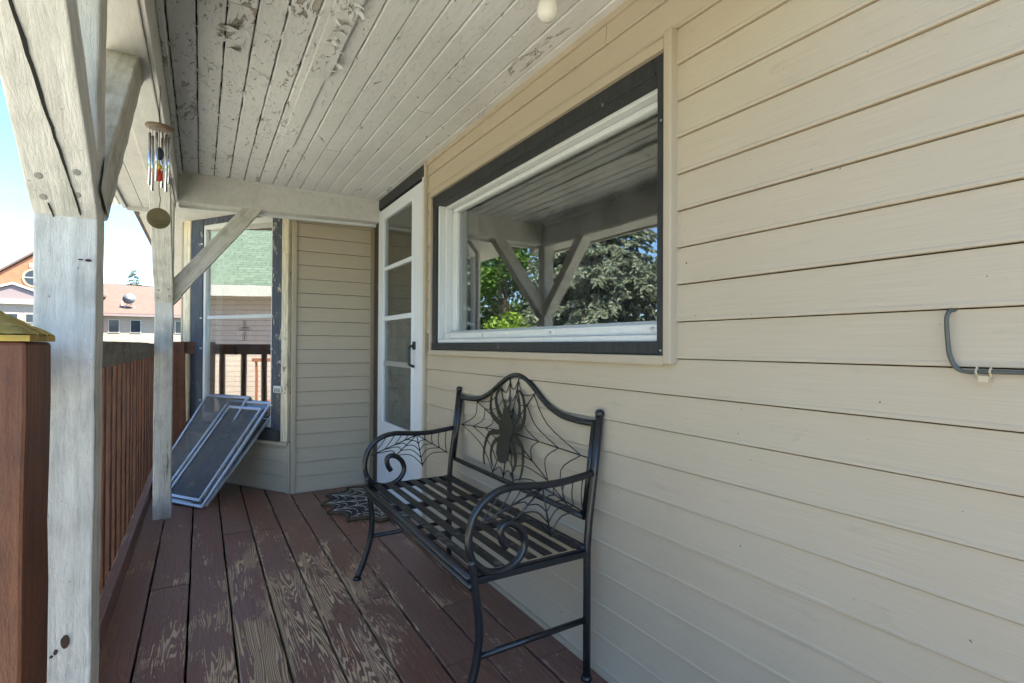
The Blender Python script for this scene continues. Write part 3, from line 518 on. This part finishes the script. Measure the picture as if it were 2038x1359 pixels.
member('post', (-1.280, 4.95, -.05), (-1.300, 4.95, 1.082), .10, .09, 'brown', er); member('rail', (-1.252, 4.96, 1.034), (-1.178, 4.96, 1.034), .04, .095, 'brown', er, xdir=(0, 1, 0), seg=2)

# ================================================================== BENCH
BY = 1.33; BW = 1.08
bench = thing('garden_bench', (-.28, BY+BW/2, 0), 'black metal two-seat bench with spider web back against the siding', 'bench')
def lean(z): return -.075+(.055*(z-.42)/.42 if z > .42 else 0)
def bp_(u, z, d=0): return (lean(z)+d, BY+u, z)
ARM = [(-.054, .653), (-.111, .646), (-.175, .640), (-.245, .640), (-.304, .645), (-.353, .648), (-.400, .641), (-.442, .620), (-.472, .588), (-.486, .554), (-.492, .516), (-.486, .475), (-.467, .442), (-.429, .417), (-.383, .411), (-.339, .426), (-.313, .455), (-.307, .485), (-.318, .515), (-.340, .536), (-.364, .546), (-.384, .540), (-.390, .524), (-.384, .499), (-.370, .476)]
LEG = [(-.481, .462), (-.476, .420), (-.470, .380), (-.462, .318), (-.457, .264), (-.459, .219), (-.466, .170), (-.481, .115), (-.503, .055), (-.522, .012)]
HUB = (-.245, .633)
SP = [(-.464, .556), (-.352, .540), (-.214, .479), (-.082, .531)]
for u in (0, BW):
    Y = BY+u
    MB().tube(smoothpath([(x, Y, z) for x, z in LEG], 3), .0125, 10).lathe((-.523, Y, 0), [(.016, .001), (.019, .006), (.015, .014)], 12).build('leg', 'black', bench, smooth=True)
    MB().tube([(-.073, Y, .012), (-.073, Y, .2), (-.073, Y, .42), (-.066, Y, .50), (-.045, Y, .65), (-.024, Y, .836)], .0125, 10).lathe((-.073, Y, 0), [(.016, .001), (.019, .006), (.015, .016)], 12).build('leg', 'black', bench, smooth=True)
    MB().lathe((-.0235, Y, .836), [(.013, -.004), (.015, .004), (.0155, .010), (.012, .017), (.005, .021)], 12).build('finial', 'black', bench, smooth=True)
    ap = smoothpath([(x, Y, z) for x, z in ARM], 4); arm = MB().tube(ap, .0115, 10).build('arm', 'black', bench, smooth=True)
    wb = MB()
    for s_ in SP: wb.tube([(HUB[0], Y, HUB[1]), (s_[0], Y, s_[1])], .0026, 6)
    outer = [(-.400, .632)]+SP+[(-.085, .640)]
    for fr in (.28, .50, .72, .95):
        pts = [Vector((HUB[0]+(q[0]-HUB[0])*fr, Y, HUB[1]+(q[1]-HUB[1])*fr)) for q in outer]
        for i, (q0, q1) in enumerate(zip(pts, pts[1:])):
            mid = (q0+q1)/2; mid = mid+(Vector((HUB[0], Y, HUB[1]))-mid)*.20
            if i == 0: q0 = Vector((q0.x, Y, .636)); mid = Vector(((q0.x+q1.x)/2+.006, Y, (q0.z+q1.z)/2+.004))
            if i == len(pts)-2: q1 = Vector((q1.x, Y, .636)); mid = Vector(((q0.x+q1.x)/2-.006, Y, (q0.z+q1.z)/2))
            wb.tube(smoothpath([q0, mid, q1], 4), .0022, 5)
    wb.build('arm_web', 'black', bench, smooth=True)
    MB().tube([(-.458, Y, .186), (-.073, Y, .192)], .0095, 8).build('stretcher', 'black', bench, smooth=True)
    MB().box((-.476, Y-.010, .392), (-.073, Y+.010, .412)).box((-.470, Y-.004, .412), (-.08, Y+.006, .420)).build('seat_side_rail', 'black', bench, bevel=.004)
for x, z, nm in ((-.484, .410, 'front_rail'), (-.478, .384, 'front_rail'), (-.078, .414, 'back_rail')): MB().tube([(x, BY, z), (x, BY+BW, z)], .0135, 10).build(nm, 'black', bench, smooth=True)
for i in range(7):
    x = -.443+.0565*i-.0; a = MB(); a.box((x-.0165, BY+.008, .4205), (x+.0165, BY+BW-.008, .4245)); a.build('slat', 'slat', bench, bevel=.001)
for u in (.36, .72): box('cross_bar', (-.478, BY+u-.009, .399), (-.08, BY+u+.009, .4203), 'black', bench, .003)
# back panel: bell-shaped top rail, frame, web wires and the flat spider
TOP = [(.028, .808), (.07, .806), (.113, .806), (.211, .814), (.307, .843), (.398, .893), (.47, .927), (.54, .9395), (.61, .927), (.682, .893), (.773, .843), (.869, .814), (.967, .806), (1.01, .806), (1.052, .808)]
PIN = .026
tp = smoothpath([bp_(u, z) for u, z in TOP], 4); MB().tube(tp, .0115, 10).build('top_rail', 'black', bench, smooth=True)
MB().tube([bp_(PIN, .508), bp_(BW-PIN, .508)], .0105, 10).build('lower_back_rail', 'black', bench, smooth=True)
for u in (PIN, BW-PIN): MB().tube([bp_(u, .503), bp_(u, .66), bp_(u, .812)], .0105, 10).build('back_stile', 'black', bench, smooth=True)
for u in (0, BW):
    s_ = 1 if u == 0 else -1
    for z in (.545, .785): MB().tube([bp_(u, z), bp_(u+s_*PIN, z)], .006, 8).build('bracket', 'black', bench)
def topz(u):
    for (a, za), (b, zb) in zip(TOP, TOP[1:]):
        if a <= u <= b: return za+(zb-za)*(u-a)/(b-a)
    return .807
CU, CZ = .560, .705; spokes = []
for du, dzz in ((-1, -.02), (-1, -.42), (-.42, -1), (.02, -1), (.52, -1), (1, -.06), (1, .30), (.62, 1), (.18, 1), (-.14, 1), (-.62, .66)):
    t = 0
    while True:
        t += .004; u, z = CU+du*t, CZ+dzz*t
        if u < PIN or u > BW-PIN or z < .508 or z > topz(min(max(u, .03), 1.05)): break
    spokes.append((u, z))
wb = MB()
for u, z in spokes: wb.tube([bp_(CU, CZ, .002), bp_(u, z, .0)], .0025, 6)
for fr in (.42, .66, .90):
    ring = [(CU+(u-CU)*fr, CZ+(z-CZ)*fr) for u, z in spokes]
    for (a0, a1), (b0, b1) in zip(ring, ring[1:]+ring[:1]):
        mu, mz = (a0+b0)/2, (a1+b1)/2; k = .16; mu += (CU-mu)*k; mz += (CZ-mz)*k
        wb.tube(smoothpath([bp_(a0, a1), bp_(mu, mz), bp_(b0, b1)], 4), .0021, 5)
wb.build('web', 'black', bench, smooth=True)
sp_ = MB()
BODY = [(.603, .799), (.585, .806), (.570, .806), (.555, .804), (.537, .777), (.511, .744), (.503, .710), (.516, .684), (.523, .664), (.514, .628), (.521, .598), (.551, .580), (.572, .577), (.595, .582), (.620, .609), (.622, .649), (.600, .675), (.615, .704), (.625, .730), (.604, .759)]
def plate(poly, off=-.012, th=.003):
    pts = [Vector(bp_(u, z, off)) for u, z in poly]
    if sum((a.y*b.z-b.y*a.z) for a, b in zip(pts, pts[1:]+pts[:1])) > 0: pts.reverse()
    sp_.prism(pts, (-th, 0, 0))
plate(BODY)
def leg(path, w0=.018):
    P = smoothpath([(u, z, 0) for u, z in path], 4); n = len(P); L, Rr = [], []
    for i, p in enumerate(P):
        t = (P[min(i+1, n-1)]-P[max(i-1, 0)]).normalized(); nn = Vector((-t.y, t.x, 0)); f = i/(n-1); ww = w0*(1-f)**.8*.5*(1 if f > .12 else .7+.3*f/.12)+.003
        L.append(p+nn*ww); Rr.append(p-nn*ww)
    for i in range(n-1): plate([(q.x, q.y) for q in (L[i], L[i+1], Rr[i+1], Rr[i])], -.0105 if i < 2 else -.0115)
for pth in ([(.590, .725), (.691, .759), (.719, .802), (.719, .854), (.710, .878)], [(.590, .742), (.652, .789), (.678, .837), (.657, .879), (.636, .893)], [(.530, .738), (.480, .769), (.478, .816), (.511, .885)], [(.525, .708), (.444, .746), (.436, .802), (.460, .856), (.498, .881)], [(.600, .699), (.693, .683), (.725, .637), (.728, .580), (.712, .545)], [(.595, .676), (.653, .648), (.667, .596), (.639, .551)], [(.525, .700), (.437, .673), (.411, .632), (.407, .579), (.417, .541)], [(.530, .674), (.472, .630), (.462, .586), (.489, .543)]): leg(pth)
for s_ in (-1, 1): leg([(.578+.010*s_, .802), (.578+.024*s_, .822), (.578+.014*s_, .836)], .010)
sp_.build('spider', 'black', bench)

# ================================================================== SMALL THINGS
# doormat: half round, scalloped like a web
mat = thing('doormat', (-.03, 3.52, .004), 'black and brown half-round doormat with white web print before the storm door', 'doormat')
mc = Vector((-.035, 3.545, 0)); spk = [(0, -.455), (-.17, -.425), (-.335, -.315), (-.405, -.10), (-.405, .10), (-.335, .30), (-.17, .41), (0, .455)]
edge = []
for (a0, a1), (b0, b1) in zip(spk, spk[1:]):
    for k in range(6): t = k/6; dip = 1-.13*math.sin(math.pi*t); edge.append(((a0+(b0-a0)*t)*dip, (a1+(b1-a1)*t)*dip))
edge.append(spk[-1])
MB().prism([(mc.x+x, mc.y+y, .003) for x, y in edge], (0, 0, .011)).build('mat', 'coir', mat)
MB().tube([(mc.x+x, mc.y+y, .009) for x, y in edge], .011, 8).build('rim', 'coirbrown', mat, smooth=True)
wl = MB()
def mtube(pts, r=.0024): wl.tube([(mc.x+x, mc.y+y, .0145) for x, y in pts], r, 5)
for a in spk[1:-1]: mtube([(a[0]*.12, a[1]*.12), (a[0]*.93, a[1]*.93)])
for fr in (.36, .58, .78, .92):
    for (a0, a1), (b0, b1) in zip(spk, spk[1:]):
        mtube([((a0+(b0-a0)*k/5)*fr*(1-.16*math.sin(math.pi*k/5)), (a1+(b1-a1)*k/5)*fr*(1-.16*math.sin(math.pi*k/5))) for k in range(6)], .0021)
r3 = random.Random(3)
for i in range(8):                                              # illegible white lettering near the flat side
    y = -.30+.05*i; mtube([(-.10+r3.uniform(-.02, .02), y), (-.13, y+.018), (-.08+r3.uniform(-.02, .02), y+.028), (-.12, y+.04)], .0022)
wl.build('web_print', 'matwhite', mat)

# storm and screen panels leaning against the corner window
def panel_obj(name, bl, br, tl, mat_in, label, fw_=.018, th=.016, bars=(), tilt=0):
    bl, br, tl = Vector(bl), Vector(br), Vector(tl); X = (br-bl).normalized(); Yv = (tl-bl); Yv = (Yv-X*Yv.dot(X)); H = Yv.length; Yv.normalize(); W = (br-bl).length; Zv = X.cross(Yv)
    t = thing(name, tuple(bl), label, 'window screen', 'storm panels leaning in the porch corner')
    def pc(nm, x0_, x1_, y0_, y1_, z0_, z1_, mt):
        P = [bl+X*x+Yv*y+Zv*z for x, y, z in ((x0_, y0_, z0_), (x1_, y0_, z0_), (x1_, y1_, z0_), (x0_, y1_, z0_))]; return MB().prism(P, Zv*(z1_-z0_)).build(nm, mt, t, bevel=.002)
    for a in ((0, W, 0, fw_), (0, W, H-fw_, H)): pc('frame_rail', *a, 0, th, 'alu')
    for a in ((0, fw_, fw_, H-fw_), (W-fw_, W, fw_, H-fw_)): pc('frame_stile', *a, 0, th*.96, 'alu')
    for k in bars: pc('frame_rail', fw_, W-fw_, H*k-.01, H*k+.01, .002, th*.9, 'alu')
    if mat_in == 'inset':
        i_ = .055
        for a in ((i_, W-i_, .035, .035+.02), (i_, W-i_, H-.075, H-.055)): pc('inner_rail', *a, .004, th*1.25, 'alu')
        for a in ((i_, i_+.016, .055, H-.075), (W-i_-.016, W-i_, .055, H-.075)): pc('inner_stile', *a, .004, th*1.2, 'alu')
        pc('insect_screen', i_+.016, W-i_-.016, .055, H-.075, .008, .010, 'mesh'); pc('pane', fw_, W-fw_, fw_, H-fw_, .003, .005, 'bayglass2')
    else: pc('pane' if mat_in != 'mesh' else 'insect_screen', fw_, W-fw_, fw_, H-fw_, .005, .008, mat_in)
    return t
M['bayglass2'] = m_glass('storm_glass', .10)
panel_obj('window_screen', (-1.380, 4.295, .004), (-1.119, 3.925, .004), (-1.080, 4.80, .63), 'inset', 'front storm panel with inner dark screen leaning beside the far post')
panel_obj('window_screen', (-1.355, 4.335, .004), (-1.096, 3.955, .004), (-1.035, 4.82, .565), 'mesh', 'dark screen leaning behind the front storm panel, right edge showing')
panel_obj('window_screen', (-1.47, 4.54, .004), (-1.20, 4.17, .004), (-1.17, 4.93, .66), 'mesh', 'dark screen leaning furthest back by the brown post')

# wind chime
wc = thing('wind_chime', (-1.270, 2.22, 1.42), 'wind chime with silver tubes and brass disc hanging near the post', 'wind chime')
cx_, cy_ = -1.270, 2.215; tz = 1.92
MB().tube([(cx_, cy_, 1.965), (cx_, cy_, 1.82)], .0015, 5).build('hanger', 'string', wc)
MB().lathe((cx_, cy_, 1.812), [(.030, 0), (.042, .002), (.044, .007), (.042, .012), (.02, .014)], 24, (.05, -.06, 1)).build('top_disc', 'disc', wc, smooth=True)
for i in range(6):
    a = i*math.pi/3+.3; x, y = cx_+.029*math.cos(a), cy_+.029*math.sin(a); L = (.20, .215, .235, .22, .205, .245)[i]
    tb = MB().tube([(x, y, 1.792), (x, y, 1.792-L*.82)], .0046, 10).build('tube', 'chrome', wc, smooth=True); MB().tube([(x, y, 1.815), (x, y, 1.788)], .0010, 4).build('tube_string', 'string', tb)
MB().tube(smoothpath([(cx_, cy_, 1.815), (cx_, cy_, 1.61), (cx_+.004, cy_, 1.57), (cx_, cy_, 1.53)], 4), .0012, 5).build('pendulum_string', 'string', wc)
MB().lathe((cx_, cy_, 1.705), [(.004, 0), (.013, .008), (.015, .022), (.013, .036), (.004, .044)], 12).build('bead', 'blue', wc, smooth=True); MB().lathe((cx_, cy_, 1.672), [(.004, 0), (.008, .004), (.009, .012), (.004, .02)], 12).build('bead', 'yellow', wc, smooth=True); MB().lathe((cx_, cy_, 1.630), [(.004, 0), (.010, .006), (.0115, .02), (.009, .036), (.004, .042)], 12).build('bead', 'red', wc, smooth=True)
ds = MB().lathe((cx_, cy_, 1.500), [(.034, -.001), (.036, 0), (.034, .001)], 24, (-.25, .95, .15)).build('brass_disc', 'brass', wc)
for rr_ in (.010, .018, .026): MB().tube([(cx_+rr_*math.cos(t_)*.967, cy_-.0015+rr_*math.cos(t_)*.25-.1*rr_*math.sin(t_)*0, 1.500+rr_*math.sin(t_)) for t_ in [k*math.pi/10 for k in range(20)]], .0008, 4, True).build('disc_ring', 'brass', ds)

# bare bulb under the ceiling
lb = thing('light_bulb', (-.289, 1.25, 2.03), 'unlit white globe bulb in a porcelain socket on the ceiling boards', 'light bulb')
MB().lathe((-.289, 1.25, 1.995), [(.004, 0), (.018, .003), (.028, .014), (.0315, .030), (.029, .046), (.021, .062), (.016, .078), (.0145, .088)], 20).build('globe', 'bulb', lb, smooth=True)
MB().lathe((-.289, 1.25, 2.076), [(.017, 0), (.022, .004), (.024, .02), (.042, .038), (.045, .056)], 20).build('socket', 'corner', lb, smooth=True)

# cable on the siding
cbm = thing('cable', (-.02, .2, 1.02), 'grey cable emerging from the siding and running right along a lap', 'cable')
MB().tube(smoothpath([(.0, .400, 1.128), (-.020, .403, 1.124), (-.026, .405, 1.110), (-.024, .404, 1.07), (-.023, .401, 1.045), (-.022, .392, 1.026), (-.021, .375, 1.020), (-.021, .35, 1.0215), (-.021, .2, 1.022), (-.021, -.3, 1.020), (-.021, -.88, 1.021)], 5), .0036, 10).build('cord', 'cable', cbm, smooth=True)
k = MB(); k.box((-.029, .349, 1.004), (-.015, .362, 1.0155)); k.tube([(-.0225, .3465, 1.014), (-.030, .3465, 1.022), (-.0225, .3465, 1.029)], .002, 6); k.tube([(-.0225, .3645, 1.014), (-.030, .3645, 1.022), (-.0225, .3645, 1.029)], .002, 6); k.build('clip', 'clip', cbm, bevel=.001)
# wire cross in the corner window
cr_ = thing('cross_ornament', tuple(bayp(.526, -.006, 1.18)), 'small wire cross ornament hung on the corner window pane', 'ornament')
w_ = MB()
for (a0, b0, l) in ((0, .035, .05), (0, -.055, .07), (-.035, 0, .045), (.035, 0, .045)):
    pts = []
    for q in range(13):
        th = 2*math.pi*q/12; ex, ez = (.011*math.sin(th), l*.5*math.cos(th)) if a0 == 0 else (l*.5*math.cos(th), .011*math.sin(th)); pts.append(bayp(.526+a0+ex, -.010, 1.18+b0+ez))
    w_.tube(pts[:-1], .0016, 5, True)
w_.tube([bayp(.526+.014*math.cos(t_), -.010, 1.18+.014*math.sin(t_)) for t_ in [k_*math.pi/6 for k_ in range(12)]], .0018, 5, True); w_.build('wire', 'brass', cr_)

# ================================================================== BEYOND THE PORCH
def windows(parent, spots, w_, h_, y, frame=.06):
    for x, z in spots:
        f = MB().box((x-w_/2-frame, y-.06, z-frame), (x+w_/2+frame, y+.02, z+h_+frame)).build('window', 'farwhite', parent); MB().box((x-w_/2, y-.075, z), (x+w_/2, y-.058, z+h_)).build('pane', 'farpane', f)
# long low building with red-brown shingle roof
FY = 60
lo = thing('low_building', (-4, FY, GZ), 'long tan building with red-brown shingle roof seen between the white posts', 'building')
MB().box((-9.35, FY, GZ), (9, FY+14, 3.70)).build('wall', 'tanbrick', lo, uv=((1, 1, 0), (0, 0, 1)))
rf = MB().prism([(-9.9, FY-.6, 3.72), (9.6, FY-.6, 3.72), (9.6, FY+7, 6.9), (-4.0, FY+7, 6.9), (-6.5, FY+7, 7.05), (-9.9, FY+7, 7.05)], (0, 0, .15)).build('roof', 'shroof', lo, uv=((1, 0, 0), (0, .9, .4)))
MB().box((-9.9, FY-.68, 3.60), (9.6, FY-.6, 3.80)).build('gutter', 'mauve', lo)
windows(lo, [(-8.02+1.62*i-.0, 2.15) for i in range(2)]+[(-4.35, 2.15), (-2.9, 2.15), (0.6, 2.15)], .72, 1.10, FY)
MB().tube([(-7.58, FY+1.2, 4.3), (-7.58, FY+1.2, 5.1)], .09, 8).build('vent_pipe', 'farwhite', rf)
# satellite dish on that roof
sdz = thing('satellite_dish', (-6.95, FY+.9, 4.45), 'grey satellite dish on tripod standing on the red-brown roof', 'satellite dish')
MB().lathe((-6.95, FY+.6, 5.25), [(.52, -.16), (.40, -.06), (.2, .0), (.02, .02), (.2, .03), (.40, -.03), (.52, -.13)], 20, (0.1, .9, -.3)).build('reflector', 'dish', sdz, smooth=True)
for dx, dy in ((-.45, 0), (.45, 0), (0, .5)): MB().tube([(-6.95, FY+.75, 5.0), (-6.95+dx, FY+.8+dy, 4.32+.42*(.4+dy-.2))], .035, 6).build('leg', 'farwhite', sdz)
MB().tube([(-6.95, FY+.65, 5.05), (-6.9, FY+.1, 5.3)], .025, 6).build('feed_arm', 'dish', sdz)
# brick gabled building on the far left
by = 56
bb = thing('brick_building', (-15, by, GZ), 'orange brick gabled building with round window at the far left', 'building')
def pent(cx__, hw, ze, zr, y0_, d_, mt, nm='wall', uv=((1, 1, 0), (0, 0, 1))): return MB().prism([(cx__-hw, y0_, GZ), (cx__+hw, y0_, GZ), (cx__+hw, y0_, ze), (cx__, y0_, zr), (cx__-hw, y0_, ze)], (0, d_, 0)).build(nm, mt, bb, uv=uv)
pent(-12.9, 3.6, 5.6, 8.45, by+1.2, 12, 'brick')
for s_ in (-1, 1): MB().prism([(-12.9+s_*3.9, by+1.0, 5.45), (-12.9, by+1.0, 8.55), (-12.9, by+1.0, 8.72), (-12.9+s_*3.9, by+1.0, 5.62)][::s_], (0, 12.4, 0)).build('roof', 'shroof', bb, uv=((0, 1, 0), (1, 0, .6)))
rw = MB().lathe((-12.95, by+1.18, 6.45), [(.80, 0), (.80, .06), (.62, .07), (.62, .0)], 24, (0, -1, 0)).build('round_window', 'brick', bb); MB().lathe((-12.95, by+1.12, 6.45), [(.62, 0), (.62, .03)], 24, (0, -1, 0)).build('pane', 'farpane', rw); MB().box((-13.57, by+1.06, 6.42), (-12.33, by+1.1, 6.49)).box((-12.99, by+1.06, 5.83), (-12.92, by+1.1, 7.07)).build('glazing_bar', 'farwhite', rw)
for xx in (-13.3, -12.75): MB().box((xx, by+1.12, 7.3), (xx+.36, by+1.2, 7.66)).build('vent', 'farwhite', bb)
MB().box((-18, by-.8, GZ), (-11.2, by+1.2, 4.15)).build('porch_wall', 'tanbrick', bb, uv=((1, 1, 0), (0, 0, 1)))
MB().box((-18.2, by-1.1, 4.15), (-10.9, by+1.2, 4.5)).build('eave', 'farwhite', bb); MB().prism([(-16.6, by-1.0, 4.5), (-11.0, by-1.0, 4.5), (-13.8, by-1.0, 5.6)], (0, 2.3, 0)).build('pediment', 'mauve', bb)
for s_ in (-1, 1): MB().prism([(-13.8+s_*3.0, by-1.15, 4.48), (-13.8, by-1.15, 5.66), (-13.8, by-1.15, 5.84), (-13.8+s_*3.0, by-1.15, 4.66)][::s_], (0, 2.4, 0)).build('pediment_trim', 'farwhite', bb)
windows(bb, [(-14.0+1.45*i, 2.75) for i in range(3)]+[(-17, 2.75)], .95, .62, by-.8)
bs = MB().box((-9.7, by+3.4, GZ), (-9.0, by+4.2, 4.05)).build('brick_pier', 'brick', bb, uv=((1, 1, 0), (0, 0, 1)))
# neighbour's garage with green roof, mirrored in the corner window
nb = thing('neighbour_house', (-11, 6, GZ), 'pale pink sided house with green shingle roof, mirrored in the corner window', 'house')
MB().box((-16, .5, GZ), (-9.2, 9.3, 2.30)).build('wall', 'pinkside', nb, uv=((1, 1, 0), (0, 0, 1)))
MB().prism([(-8.8, .1, 2.28), (-8.8, 9.7, 2.28), (-12.6, 9.7, 4.65), (-12.6, .1, 4.65)], (0, 0, .1)).build('roof', 'greenroof', nb, uv=((0, 1, 0), (-.85, 0, .53))); MB().prism([(-12.6, .1, 4.65), (-12.6, 9.7, 4.65), (-16.4, 9.7, 2.28), (-16.4, .1, 2.28)], (0, 0, .1)).build('roof', 'greenroof', nb, uv=((0, 1, 0), (.85, 0, .53)))
MB().box((-8.82, .1, 2.12), (-8.74, 9.7, 2.36)).build('fascia', 'farwhite', nb)
nd = thing('neighbour_deck', (-8.2, 5.6, GZ), 'low red wooden deck with railing and steps beside the pink house', 'deck')
box('platform', (-9.15, 4.4, GZ+.35), (-7.4, 6.75, GZ+.5), 'reddeck', nd)
for i in range(14): box('baluster', (-7.45, 4.45+.165*i, GZ+.5), (-7.41, 4.49+.165*i, GZ+1.35), 'reddeck', nd, 0)
box('hand_rail', (-7.48, 4.4, GZ+1.35), (-7.38, 6.7, GZ+1.42), 'reddeck', nd)
for i in range(3): box('step', (-8.6, 6.76+.28*i, GZ+.33-.14*i), (-7.5, 7.03+.28*i, GZ+.38-.14*i), 'reddeck', nd)

# ---- trees (mirrored in the picture window) and the pine behind the roof
def spruce(loc, Hh, Rr, label, seed, mat='spruce', nb_=300, bare=.3, group='trees beside the house'):
    q = random.Random(seed); t = thing('spruce_tree', loc, label, 'tree', group); L = Vector(loc)
    MB().tube([L, L+Vector((0, 0, Hh*.5)), L+Vector((0, 0, Hh))], [.16, .10, .02], 8).build('trunk', 'bark', t); mb = MB(); br = MB()
    for i in range(nb_):
        f = q.random()**.8; z = bare+(Hh-bare)*f; ln = Rr*(1-f)**.75*q.uniform(.7, 1.1)+.15; a = q.uniform(0, 6.283); d = Vector((math.cos(a), math.sin(a), 0)); base = L+Vector((0, 0, z)); pts = []
        for k in range(5): s_ = k/4; pts.append(base+d*ln*s_+Vector((0, 0, (.10*s_-.30*s_*s_)*ln)))
        br.tube(pts[::2], [.02, .012, .004], 4)
        n = int(8+ln*15)
        for k in range(n):
            s_ = q.uniform(.15, 1); p = base+d*ln*s_+Vector((0, 0, (.10*s_-.30*s_*s_)*ln)); sd_ = Vector((-d.y, d.x, 0))*q.choice((-1, 1)); tip = p+sd_*q.uniform(.08, .26)+d*q.uniform(.04, .16)+Vector((0, 0, q.uniform(-.20, .04)))
            ax = (tip-p); wv = ax.cross(Vector((q.uniform(-1, 1), q.uniform(-1, 1), q.uniform(-1, 1)))).normalized()*q.uniform(.03, .065)
            mb.quad(p-wv*.4, p+ax*.55-wv, tip, p+ax*.5+wv)
            w2 = ax.cross(wv).normalized()*wv.length; mb.quad(p-w2*.4, p+ax*.6-w2, tip+Vector((0, 0, -.03)), p+ax*.5+w2)
    br.build('branch', 'bark', t); tag(mb.build('crown', mat, t), kind=None); return t
def leafy(loc, Hh, Rr, label, seed, mat, n=5200, ls=.09, zc=.6, group='trees beside the house', name='leafy_tree', squash=1.0):
    q = random.Random(seed); t = thing(name, loc, label, 'tree' if name != 'bush' else 'bush', group); L = Vector(loc); C = L+Vector((0, 0, Hh*zc))
    tr = MB().tube([L, L+Vector((.05, 0, Hh*.35)), C+Vector((0, .1, Hh*.15))], [.05*Hh**.5, .035*Hh**.5, .02], 8)
    mb = MB(); cl = []
    for i in range(34):
        v = Vector((q.gauss(0, 1), q.gauss(0, 1), q.gauss(0, 1))).normalized()*q.uniform(.45, 1); c = C+Vector((v.x*Rr, v.y*Rr, v.z*Hh*(1-zc)*squash)); cl.append((c, Rr*q.uniform(.2, .42))); tr.tube([C-Vector((0, 0, Hh*.2)), (C+c)/2-Vector((0, 0, .1)), c], [.02, .012, .004], 4)
    tr.build('trunk', 'bark', t)
    for i in range(n):
        c, r_ = q.choice(cl); v = Vector((q.gauss(0, 1), q.gauss(0, 1), q.gauss(0, 1))).normalized()*r_*q.uniform(.5, 1.05); p = c+v; ax = Vector((q.uniform(-1, 1), q.uniform(-1, 1), q.uniform(-.9, .3))).normalized()*ls*q.uniform(.7, 1.4); wv = ax.cross(Vector((q.uniform(-1, 1), q.uniform(-1, 1), 1))).normalized()*ls*.36
        mb.quad(p, p+ax*.5-wv, p+ax, p+ax*.5+wv)
    mb.build('crown', mat, t); return t
spruce((-8.4, 11.6, GZ), 8.6, 2.9, 'large blue-green spruce mirrored at the right of the picture window', 1, nb_=680)
spruce((-10.2, 15.6, GZ), 7.2, 2.4, 'blue-green spruce mirrored behind the braces in the picture window', 2, nb_=460)
spruce((-12.5, 24.5, GZ), 4.2, 1.6, 'small spruce mirrored at the left of the picture window', 3, nb_=160)
leafy((-8.6, 17.2, GZ), 6.0, 2.0, 'tall green leafy tree mirrored left of the braces in the picture window', 4, 'leaf', 13000, .19)
leafy((-6.3, 12.4, GZ), 2.7, 1.1, 'bright lime-green bush mirrored low in the picture window', 5, 'lime', 6500, .12, .5, 'bushes on the lawn', 'bush')
spruce((-8.0, 76, GZ), 10.4, 3.2, 'dark pine rising behind the red-brown roof', 6, nb_=150, group='far trees'); leafy((-5.0, 80, GZ), 8.6, 3.2, 'rounded tree behind the roof ridge, beside the corner window', 8, 'leaf', 2600, .3, .6, 'far trees')
for i, (x, y, hh) in enumerate(((-26, 30, 8), (-30, 40, 9), (-24, 20, 7))): leafy((x, y, GZ), hh, 2.8, ('broad green tree on the lawn, nearest the neighbour house', 'tall green tree on the lawn, furthest out', 'green tree on the lawn beyond the neighbour house')[(2, 1, 0)[i]] , 20+i, 'leaf', 2600, .2, .6, 'lawn trees')
gr = MB(); q = random.Random(9)
for i in range(9000):
    x, y = q.uniform(-9.1, -2.2), q.uniform(2.5, 9.5); hh = q.uniform(.05, .16); a = q.uniform(0, 6.3); dx, dy = math.cos(a)*.012, math.sin(a)*.012; gr.quad((x-dx, y-dy, GZ), (x+dx, y+dy, GZ), (x+q.uniform(-.05, .05), y+q.uniform(-.05, .05), GZ+hh))
tag(gr.build('grass', 'lime'), 'rough grass growing between the porch and the neighbour house', 'grass', kind='stuff')
